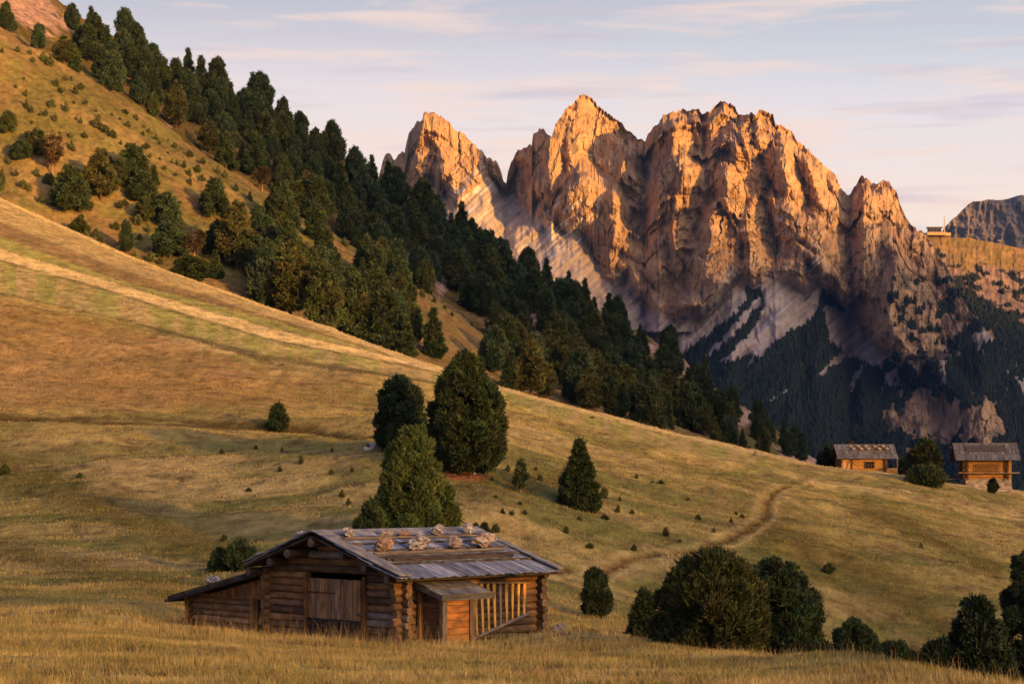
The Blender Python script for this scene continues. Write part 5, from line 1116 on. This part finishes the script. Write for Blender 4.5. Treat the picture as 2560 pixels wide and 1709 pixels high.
# boarded porch box on the side wall with its own little roof
q = MB()
PA0, PA1, PB = .62, 1.78, -1.22
for i in range(6): q.box(Lp((PA0 + PA1) / 2, PB, .16 + .235 * i), A, Zv, B, PA1 - PA0 - .1, .225, .05, random.choice([(.44, .20, .065), (.38, .17, .06), (.50, .25, .09), (.30, .14, .06)]), .15)
q.build('porch_front', None, hut)
q = MB()
for i in range(6): q.box(Lp(PA0 + .02, (PB - .2) / 2 - .02, .16 + .25 * i), B, Zv, A, abs(PB) - .36, .24, .045, random.choice([(.16, .085, .05), (.13, .07, .045), (.20, .10, .055)]), .2)
for i in range(6): q.box(Lp(PA1 - .02, PB / 2, .16 + .25 * i), B, Zv, A, abs(PB) - .2, .24, .045, (.2, .1, .05), .2)
q.build('porch_side', None, hut)
for (a, b, w, c) in ((PA0, PB - .01, .19, (.19, .16, .14)), (PA1 + .02, PB - .01, .2, (.17, .13, .10)), (PA0 - .06, -.24, .15, (.34, .19, .085))):
    q = MB(); q.box(Lp(a, b, .74), Zv, A, B, 1.72, w, w * .8, c); q.build('porch_post', None, hut)
pdn = -B * 1.0 / math.hypot(1, .27) - Zv * .27 / math.hypot(1, .27); pn = np.cross(A, pdn); pn = pn if pn[2] > 0 else -pn
q = MB()
for k_ in range(2):
    a = .36
    while a < 2.58:
        w = min(random.uniform(.10, .22), 2.6 - a); q.box(Lp(a + w / 2, -.02, 1.90) + pdn * (.40 + .70 * k_) + pn * (.07 - .03 * k_), pdn, A, pn, .84, w - .008, .022, random.choice([(.22, .235, .27), (.17, .18, .21), (.27, .28, .30)]), .2); a += w
    q.box(Lp(1.47, -.02, 1.90) + pdn * (.80 + .70 * k_) + pn * (.075 - .035 * k_), A, pdn, pn, 2.2, .05, .04, (.17, .14, .10), .1)
q.box(Lp(1.47, -.02, 1.90) + pdn * .74 + pn * .015, A, pdn, pn, 2.2, 1.42, .03, (.08, .07, .06), 0)
pr_ = q.build('porch_roof', None, hut)
q = MB(); q.box(Lp(1.47, -.02, 1.9) + pdn * 1.50 - pn * .05, A, pdn, pn, 2.26, .05, .15, (.15, .15, .165)); q.box(Lp(.36, -.02, 1.9) + pdn * .75 - pn * .05, pdn, A, pn, 1.5, .05, .13, (.13, .12, .12)); child_of(q.build('fascia', None, hut), pr_)
# hay rack of tapered slats between two rails
rk_ = MB(); t0, t1 = Lp(2.7, -.22, 1.83), Lp(5.45, -.24, 1.72); b0, b1 = Lp(2.1, -.98, .10), Lp(5.2, -.42, .74)
rk_.box((t0 + t1) / 2, (t1 - t0) / np.linalg.norm(t1 - t0), -B, Zv, np.linalg.norm(t1 - t0), .06, .06, (.36, .24, .13))
rb0 = (b1 - b0) / np.linalg.norm(b1 - b0); rk_.box((b0 + b1) / 2, rb0, np.cross(rb0, Zv), Zv, np.linalg.norm(b1 - b0), .09, .07, (.27, .24, .22))
rack = rk_.build('hay_rack', None, hut)
for i in range(9):
    f = (i + .5) / 9; p, q_ = t0 + (t1 - t0) * (f * .92 + .04), b0 + (b1 - b0) * (f * .94 + .03); d = q_ - p; ln = np.linalg.norm(d); d /= ln
    s_ = MB(); w = random.uniform(.11, .15); s_.box((p + q_) / 2, d, A - d * np.dot(A, d), np.cross(d, A), ln + .04, w, .035, random.choice([(.88, .50, .11), (.82, .44, .10), (.90, .54, .16)]) if i != 4 else (.34, .25, .19), .1, taper=.62); child_of(s_.build('slat', None, hut), rack)

# --- stones that weigh the roofs down: each lies loose, so each is a thing
def stone_mesh(name, sx, sy, sz, seed, cols):
    import bmesh
    bm = bmesh.new(); bmesh.ops.create_icosphere(bm, subdivisions=4, radius=1)
    V = np.array([v.co[:] for v in bm.verts]); F = np.array([[v.index for v in f.verts] for f in bm.faces]); bm.free()
    n1 = fbm(V[:, 0] * 1.3 + V[:, 2] * .9 + seed, V[:, 1] * 1.3 - V[:, 2] * .7, 3, seed) - .5; n2 = fbm(V[:, 0] * 4 + V[:, 2] * 2.3, V[:, 1] * 4 - V[:, 2] * 3.1 + seed, 3, seed + 5) - .5
    f = facets(V[:, 0] * 1.1 + V[:, 2] * .6 + seed, V[:, 1] * 1.1 + V[:, 2] * .8, seed + 9)
    V = V * (1 + n1 * .8 + n2 * .5 + f * .22)[:, None] * np.array((sx, sy, sz)) / 2
    V[:, 2] -= V[:, 2].min() + .02
    m = sst(.42, .58, fbm(V[:, 0] / .06 + seed, V[:, 1] / .06 + V[:, 2] / .05, 3, seed + 3)); m2 = sst(.52, .62, fbm(V[:, 0] / .035 + V[:, 2] / .03, V[:, 1] / .04 + seed, 2, seed + 4))
    c = lerp(np.broadcast_to(np.array(cols[0]), V.shape), np.array(cols[1]), m); c = lerp(c, np.array((.10, .085, .08)), m2 * .7)
    return mk(name, V, [F], M_stone, col=c, smooth=False)
PINK, WHT, RUST, GREY_ = (.38, .32, .31), (.52, .52, .55), (.42, .24, .16), (.36, .36, .40)
STN = [(.98, -.05, .36, .30, .34, PINK, WHT, 'pointed pinkish stone at the left end of the upper roof pole'), (.95, 1.55, .52, .32, .26, (.36, .26, .20), WHT, 'flat brown stone second from the left on the upper roof pole'),
       (.95, 2.35, .50, .30, .20, RUST, (.40, .30, .26), 'lowest rusty stone third from the left on the upper roof pole'), (.92, 3.9, .42, .36, .36, PINK, WHT, 'round white-spotted stone fourth from the left on the upper roof pole'),
       (.90, 5.3, .38, .34, .40, WHT, (.50, .42, .40), 'palest tall stone at the right end of the upper roof pole'), (2.30, .35, .60, .44, .44, (.40, .30, .24), RUST, 'speckled stone at the left end of the lower roof pole'),
       (2.28, 1.85, .74, .50, .48, WHT, PINK, 'large whitish lumpy stone second on the lower roof pole'), (2.28, 3.45, .50, .40, .46, PINK, (.34, .27, .24), 'tall pinkish stone third on the lower roof pole'), (2.22, 4.85, .84, .50, .46, RUST, WHT, 'largest orange stone at the right end of the lower roof pole')]
for i, (s_, a, sx, sy, sz, c1, c2, lb) in enumerate(STN):
    p = Lp(a, RB, RZ) + dn * (s_ - .13) + nr * .17; st = stone_mesh('roof_stone', sx * 1.02, sy * 1.0, sz * .92, 500 + i * 7, (c1, c2)); st.location = p; st.rotation_euler = (R(-10), R(-10), R(45) + random.uniform(-.2, .2)); tag(st, lb, 'stone', 'stones weighing down the hut roof')
dl, nl_ = slope_axes(-1)
for (p, sx, sz, lb) in ((Lp(-.55, RB, RZ) + dl * .95 + nl_ * .16, .42, .22, 'grey stone lying on the upper left edge of the main roof'), (Lp(-.5, RB, RZ) + dl * 3.35 + nl_ * .14, .30, .2, 'grey stone at the bottom of the left main roof slope'),
                        (Lp(-.35, WB, 1.98) + ld * 2.75 + ln_ * .13, .44, .26, 'grey stone on the sloping roof of the lean-to')):
    st = stone_mesh('roof_stone', sx, sx * .8, sz, int(sx * 1000 + sz * 77), (GREY_, WHT)); st.location = p; tag(st, lb, 'stone', 'stones weighing down the hut roof')
st = stone_mesh('rock', .5, .4, .3, 911, (GREY_, (.3, .28, .28))); st.location = Lp(LA + .35, -.75, .02); tag(st, 'grey rock lying in the grass at the right corner of the hut', 'rock')

# ------------------------------------------------------------------ the two far cabins on the meadow ridge
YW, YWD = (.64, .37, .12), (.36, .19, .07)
def cabin_axes(rz): return np.array((math.cos(rz), math.sin(rz), 0)), np.array((-math.sin(rz), math.cos(rz), 0))
def far_cabin(label, u, base, y, w, d, hwall, rise, rz, ov, stone=0.0):
    x = (u - CX) / FPX * y; z = -(base - HOR) / FPX * y
    r = empty('log_cabin', (x, y, z)); parent_org[r.name] = (x, y, z); tag(r, label, 'cabin', 'log cabins on the far meadow ridge')
    ax, ay = cabin_axes(rz); o = np.array((x, y, z)); Q = lambda a, b, h: o + ax * a + ay * b + Zv * h
    return r, ax, ay, Q
# left cabin: stone-weighted roof, window, open porch at the right
y1c = 256.0; sp = y1c / FPX
r1, ax, ay, Q = far_cabin('left far log cabin with rows of stones on its roof and a small window', 2172, 1180, y1c, 0, 0, 0, 0, 0, 0)
parent_org[r1.name] = tuple(r1.location); W1, D1, H1 = 6.2, 5.0, 2.0
q = MB(); x0 = -3.4
for i in range(9):
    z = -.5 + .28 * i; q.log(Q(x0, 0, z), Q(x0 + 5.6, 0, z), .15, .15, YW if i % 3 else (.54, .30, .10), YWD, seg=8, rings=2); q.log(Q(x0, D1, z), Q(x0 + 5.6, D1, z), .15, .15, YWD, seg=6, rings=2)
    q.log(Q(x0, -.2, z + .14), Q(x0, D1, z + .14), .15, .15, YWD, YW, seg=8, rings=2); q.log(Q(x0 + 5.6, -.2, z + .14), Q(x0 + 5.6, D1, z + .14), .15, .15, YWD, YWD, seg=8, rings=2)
q.build('wall', None, r1, True)
for xx in (x0 + 1.15, x0 + 5.45):
    q = MB(); q.box(Q(xx, -.2, .9), Zv, ax, ay, 2.5, .22, .2, (.10, .055, .03)); q.build('corner_post', None, r1)
q = MB(); q.box(Q(x0 + .55, -.2, .85), Zv, ax, ay, 2.3, 1.0, .08, (.58, .36, .18)); q.box(Q(x0 + .6, -.27, .8), Zv * .9 + ax * .43, ax, ay, 2.3, .12, .06, (.30, .17, .08)); q.build('plank_door', None, r1)
wf = MB()
for k_ in (-.55, .55): wf.box(Q(x0 + 3.5 + k_, -.22, .95), Zv, ax, ay, .85, .09, .12, (.16, .09, .045))
for k_ in (-.4, .4): wf.box(Q(x0 + 3.5, -.22, .95 + k_), ax, Zv, ay, 1.2, .08, .11, (.16, .09, .045))
for k_ in (-.18, .18): wf.box(Q(x0 + 3.5 + k_, -.215, .95), Zv, ax, ay, .8, .05, .09, (.16, .09, .045))
wf.box(Q(x0 + 3.5, -.21, .95), ax, Zv, ay, 1.1, .05, .08, (.16, .09, .045)); wfo = wf.build('window', None, r1)
q = MB(); q.box(Q(x0 + 3.5, -.17, .95), ax, Zv, ay, 1.1, .8, .03, (.03, .03, .035), 0); child_of(q.build('pane', M_glass, r1), wfo)
q = MB()
for i in range(4): q.box(Q(x0 + 6.35, -.1, -.55 + .28 * i + .14), ax, Zv, ay, 1.5, .25, .1, YW)
q.build('porch_wall', None, r1)
q = MB(); q.box(Q(x0 + 7.05, -.1, .9), Zv, ax, ay, 2.3, .13, .13, (.40, .26, .15)); q.build('porch_post', None, r1)
def gable_roof(Q, ax, ay, xa, xb, d0, d1, hz, rise, r, ncol, cg, label=None):
    mid = (d0 + d1) / 2; run = mid - d0; sl = math.hypot(run, rise)
    for sgn in (-1, 1):
        dnv = ay * (sgn * run / sl) - Zv * (rise / sl); nn = np.cross(ax, dnv); nn = nn if nn[2] > 0 else -nn; q = MB(); a = xa
        while a < xb - .05:
            w = min(random.uniform(.22, .4), xb - a)
            for k_ in range(3): q.box(Q(a + w / 2, mid, hz + rise) + dnv * (sl * (k_ + .5) / 3) + nn * (.10 - .03 * k_), dnv, ax, nn, sl / 3 + .15, w - .02, .05, random.choice(cg), .18)
            a += w
        q.box(Q((xa + xb) / 2, mid, hz + rise) + dnv * sl / 2, dnv, ax, nn, sl, xb - xa - .05, .06, (.08, .065, .06), 0)
        o = q.build('roof', None, r)
        if sgn < 0: front = o; fdn, fn = dnv, nn
    return front, fdn, fn, mid, sl
CG = [(.17, .18, .215), (.22, .23, .27), (.13, .14, .17), (.19, .20, .225)]
f1, fdn, fn, mid, sl = gable_roof(Q, ax, ay, x0 - .75, x0 + 7.1, -.75, D1 + .6, 1.75, 1.75, r1, 20, CG)
for s_ in (.55, 1.15, 1.9):
    q = MB(); q.log(Q(x0 + 1.1, mid, 3.5) + fdn * s_ + fn * .19, Q(x0 + 6.0, mid, 3.5) + fdn * s_ + fn * .19, .055, .05, (.26, .20, .16), seg=6, rings=2); child_of(q.build('roof_pole', None, r1), f1)
for r_i, (s_, xs) in enumerate([(.85, (1.3, 2.3, 3.25, 4.4, 5.5)), (1.6, (1.6, 2.6, 3.5, 4.9, 5.9))]):
    for j, xx in enumerate(xs):
        st = stone_mesh('roof_stone', .46, .36, .32, 700 + r_i * 20 + j * 3, ((.48, .36, .28), (.60, .50, .44))); st.location = Q(x0 + xx, mid, 3.5) + fdn * s_ + fn * .15
        tag(st, f'pale stone on the left far cabin roof, {ORD[j]} from the left in the {["upper", "lower"][r_i]} row', 'stone', 'stones on the left far cabin roof')
q = MB(); q.box(Q(x0 + 1.6, mid + .4, 3.75), Zv, ax, ay, .8, .7, .5, (.03, .028, .03)); q.build('chimney', M_bark, r1)
# right cabin: stone base, deck rail, lattice in the front wall
y2c = 248.0
r2, ax2, ay2, Q2 = far_cabin('right far log cabin raised on a pale stone base with a deck rail', 2467, 1197, y2c, 0, 0, 0, 0, R(-7), 0)
ax2, ay2 = cabin_axes(R(-7)); o2 = np.array(r2.location); Q2 = lambda a, b, h: o2 + ax2 * a + ay2 * b + Zv * h
parent_org[r2.name] = tuple(r2.location); xa, xb, D2 = -2.9, 2.9, 5.5
import bmesh
def stone_base():
    n_, m_ = 60, 22; V, C = [], []
    ring = []
    for i in range(n_):
        t = i / n_ * 4; s_ = int(t); f = t - s_; cs = [(xa + .35, 0), (xb + .1, 0), (xb + .1, D2), (xa + .35, D2)]; p, q_ = cs[s_], cs[(s_ + 1) % 4]; ring.append((p[0] + (q_[0] - p[0]) * f, p[1] + (q_[1] - p[1]) * f))
    V = []; 
    for j in range(m_):
        h = -2.4 + j / (m_ - 1) * 2.45
        for (a, b) in ring: V.append(Q2(a, b, h))
    V = np.array(V); ctr = np.array(Q2(0, D2 / 2, 0)); out = V - ctr; out[:, 2] = 0; out = nrm(out)
    idx = np.arange(len(V)); ii = (idx % n_).astype(float); jj = (idx // n_).astype(float)
    V += out * ((facets(ii * .9, jj * .8, 61) * .12) + (jj.max() - jj) * .008)[:, None]
    cc = hsh(np.floor(ii * .9 + jj * .13), np.floor(jj * .55), 9); C = np.array((.48, .40, .35)) * (.45 + .8 * cc)[:, None]
    F = [(j * n_ + i, j * n_ + (i + 1) % n_, (j + 1) * n_ + (i + 1) % n_, (j + 1) * n_ + i) for j in range(m_ - 1) for i in range(n_)]
    return mk('stone_base', V - o2, [np.array(F)], M_stone, r2, col=C)
stone_base()
q = MB()
for i in range(10):
    z = .15 + .24 * i
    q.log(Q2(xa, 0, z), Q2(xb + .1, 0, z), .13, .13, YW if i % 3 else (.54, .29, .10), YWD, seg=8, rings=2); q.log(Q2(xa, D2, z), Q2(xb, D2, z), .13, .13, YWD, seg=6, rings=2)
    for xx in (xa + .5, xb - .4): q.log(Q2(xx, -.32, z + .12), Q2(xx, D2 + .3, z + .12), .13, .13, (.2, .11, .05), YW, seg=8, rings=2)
q.build('wall', None, r2, True)
for xx in (xa + .5, xb - .4):
    q = MB(); q.box(Q2(xx, -.42, 1.2), Zv, ax2, ay2, 2.7, .24, .12, (.12, .065, .035)); q.build('corner_post', None, r2)
q = MB(); xs0, xs1 = -1.5, 1.55
for i in range(16):
    f = i / 15; xx = xs0 + .2 + (xs1 - xs0 - .3) * f; q.box(Q2(xx - .1 + .2 * f, -.28, 1.35), Zv * .97 + ax2 * .12, ax2, ay2, 1.2, .07, .04, (.24, .14, .07))
q.box(Q2(0, -.32, .75), ax2, Zv, ay2, 3.3, .07, .06, (.40, .26, .14)); q.box(Q2(.1, -.3, 1.97), ax2 * .985 + Zv * .12, Zv, ay2, 2.9, .07, .06, (.40, .24, .12)); q.build('lattice', None, r2)
q = MB(); q.box(Q2(.2, -.85, .78), ax2, ay2, Zv, 7.4, .14, .12, (.34, .25, .17)); q.box(Q2(.2, -.5, .74), ax2, ay2, Zv, 6.4, .6, .05, (.20, .13, .08)); q.build('deck_rail', None, r2)
q = MB(); q.box(Q2(xa - 1.5, 1.5, .0), ax2, ay2, Zv, 3.0, 1.6, .12, (.15, .13, .12)); q.build('side_ramp', None, r2)
q = MB()
for i in range(6): q.box(Q2(xa + .38, D2 / 2, 2.4 + i * .3), ay2, Zv, ax2, D2 * (1 - i / 6.5), .29, .06, (.11, .065, .04))
q.build('gable_boards', None, r2)
f2, fdn2, fn2, mid2, sl2 = gable_roof(Q2, ax2, ay2, xa - 1.05, xb + 1.1, -1.2, D2 + 1.2, 2.35, 2.05, r2, 20, CG)
q = MB()
for k_ in range(5): q.box(Q2(0, mid2, 4.4) + fdn2 * (.8 + k_ * .33) + fn2 * .16, ax2, fdn2, fn2, 4.9, .32, .03, (.10, .095, .095), .2)
child_of(q.build('shingle_patch', None, r2), f2)
q = MB(); q.box(Q2(0, mid2, 4.52), ax2, ay2, Zv, 7.9, .35, .06, (.2, .19, .19)); child_of(q.build('ridge_board', None, r2), f2)
# small things by the cabins and on the slope
p = place(2247, 1182, 235); tub = empty('trough', p); q = MB(); parent_org[tub.name] = tuple(p)
s_ = p.y / FPX
o_ = np.array(p); X_, Y_ = np.array((1.0, 0, 0)), np.array((0, 1.0, 0))
q.box(o_ + Zv * .12, X_, Y_, Zv, .9, .5, .14, (.6, .6, .62)); q.box(o_ + Zv * .30 + X_ * .0, X_, Y_, Zv, .95, .06, .25, (.72, .72, .74)); q.box(o_ + Zv * .30 + Y_ * .25, X_, Y_, Zv, .95, .06, .25, (.72, .72, .74)); q.build('basin', M_white, tub)
q = MB(); q.box(o_ + Zv * .05 + X_ * .55, Zv, X_, Y_, .6, .10, .10, (.3, .2, .1)); q.build('leg', None, tub); tag(tub, 'small white trough on the grass right of the left far cabin', 'trough')
p = place(2262, 1184, 235); o_ = np.array(p); q = MB()
for i in range(5): q.log(o_ + Zv * (.16 + .3 * i) + X_ * (-.35), o_ + Zv * (.16 + .3 * i) + X_ * .35, .15, .15, (.26, .19, .13), (.3, .2, .12), seg=8, rings=2); q.log(o_ + Zv * (.16 + .3 * i) + X_ * (-.35) + Y_ * .4, o_ + Zv * (.16 + .3 * i) + X_ * .35 + Y_ * .4, .15, .15, (.26, .19, .13), seg=8, rings=2)
tag(q.build('log_pile', None, None, True), 'short stack of logs beside the white trough', 'log pile')
p = place(1888, 1137, 215); o_ = np.array(p); q = MB(); q.log(o_ - Zv * .2, o_ + Zv * .52 + X_ * .06, .20, .15, (.24, .19, .17), (.30, .25, .22), seg=10); q.log(o_ - Zv * .1 + X_ * .2, o_ + Zv * .34 + X_ * .24, .10, .06, (.24, .19, .17), (.30, .25, .22), seg=8)
tag(q.build('tree_stump', None, None, True), 'grey broken tree stump on the meadow ridge left of the cabins', 'stump')
p = place(1480, 1046, 200); st = stone_mesh('rock', .5, .4, .3, 921, ((.07, .055, .045), (.11, .085, .07))); st.location = p; tag(st, 'small dark rock on the green edge of the meadow ridge', 'rock')
# a patch of old snow under the left pine
p = place(925, 1116, 120); a, t = np.meshgrid(np.linspace(0, 2 * math.pi, 40), np.linspace(0, 1, 10)); rr = t * (.55 + .5 * fbm(np.cos(a) * 1.5 + 3, np.sin(a) * 1.5 + 3, 3, 71))
sx_ = p.x + np.cos(a) * rr * .55 + np.sin(a) * rr * .25; sy_ = p.y + np.sin(a) * rr * 1.1
V = np.stack([sx_, sy_, zground(sx_, sy_) + .16 * (1 - t ** 2) + .02], -1).reshape(-1, 3)
sn = mk('snow_patch', V, [gridfaces(10, 40)], M_white, smooth=True); tag(sn, 'small white patch of old snow at the left foot of the pines', 'snow patch')
# pale rocks under the tallest pine
for i, (u, b, s_, lb) in enumerate([(1135, 1172, .8, 'largest reddish rock under the tallest round pine'), (1160, 1175, .5, 'smaller rock beside the largest one under the tallest round pine'), (1186, 1184, .22, 'tiny white pebble-like rock in the bare earth under the tallest round pine')]):
    p = place(u, b, 100); st = stone_mesh('rock', s_, s_ * .8, s_ * .55, 930 + i * 5, ((.34, .17, .10), (.46, .34, .27)) if i < 2 else (WHT, WHT)); st.location = p; tag(st, lb, 'rock', 'rocks under the tallest pine')

# ------------------------------------------------------------------ lift station, mast and pylon on the far ridge
yR = 3440.0; sR = yR / FPX
def RP(u, v, dy=0): return np.array(((u - CX) / FPX * yR, yR + dy, -(v - HOR) / FPX * yR))
o_ = RP(2338, 586); stn = empty('lift_station', o_); parent_org[stn.name] = tuple(o_); tag(stn, 'small flat-roofed mountain lift station on the high ridge beside the massif', 'building')
q = MB(); q.box(RP(2340, 585), X_, Y_, Zv, 34, 16, 5, (.55, .42, .25), 0); q.build('terrace', None, stn)
q = MB(); q.box(RP(2336, 576), X_, Y_, Zv, 22, 12, 8, (.12, .08, .055), 0); wl_ = q.build('wall', None, stn)
q = MB(); q.box(RP(2336, 569.2), X_, Y_, Zv, 26, 15, 1.2, (.14, .12, .11), 0); q.build('roof', None, stn)
for dx in (-7, 0, 7):
    q = MB(); q.box(RP(2336, 576) + np.array((dx, -6.1, 0)), X_, Zv, Y_, 5, 4.5, .3, (.10, .12, .15), 0); q.build('window', M_glass, stn)
q = MB(); q.box(RP(2366, 586), X_, Y_, Zv, 14, 8, 5, (.6, .45, .28), 0); q.build('annex', None, stn)
def mast(name, u, v0, v1, r, label, arm=None):
    b_, t_ = RP(u, v0), RP(u, v1); e = empty(name, b_); parent_org[e.name] = tuple(b_); tag(e, label, 'mast' if arm is None else 'pylon')
    q = MB(); q.log(b_ - Zv * 4, t_, r, r * .45, (.5, .48, .47), seg=6, rings=2); q.build('pole', None, e)
    q = MB()
    if arm: q.box(t_ - Zv * .6, X_, Y_, Zv, arm, 1.2, .9, (.5, .48, .47), 0)
    else:
        for f in (.35, .55, .72): q.box(b_ + (t_ - b_) * f, X_, Y_, Zv, 3.6 - 2 * f, 1.6, 1.4, (.5, .46, .44), 0)
    q.build('crossarm' if arm else 'antenna', None, e)
mast('radio_mast', 2361, 585, 538, 1.0, 'thin radio mast beside the lift station on the ridge')
mast('lift_pylon', 2500, 617, 600, .9, 'pale lift pylon alone on the high ridge meadow', 9)

# ------------------------------------------------------------------ evening haze over valley and massif
hz = MB(); hz.box((3000, 300, 1130), X_, Y_, Zv, 24000, 18000, 2744, (1, 1, 1), 0)
m = bpy.data.materials.new('haze'); m.use_nodes = True; nt = m.node_tree; nt.nodes.clear()
pv = nd(nt, 'ShaderNodeVolumePrincipled'); pv.inputs['Color'].default_value = (.15, .38, 1.0, 1); pv.inputs['Density'].default_value = 2.3e-5; pv.inputs['Anisotropy'].default_value = 0.0
ou = nd(nt, 'ShaderNodeOutputMaterial'); nt.links.new(pv.outputs[0], ou.inputs['Volume'])
hob = hz.build('haze', m); tag(hob, kind='stuff')
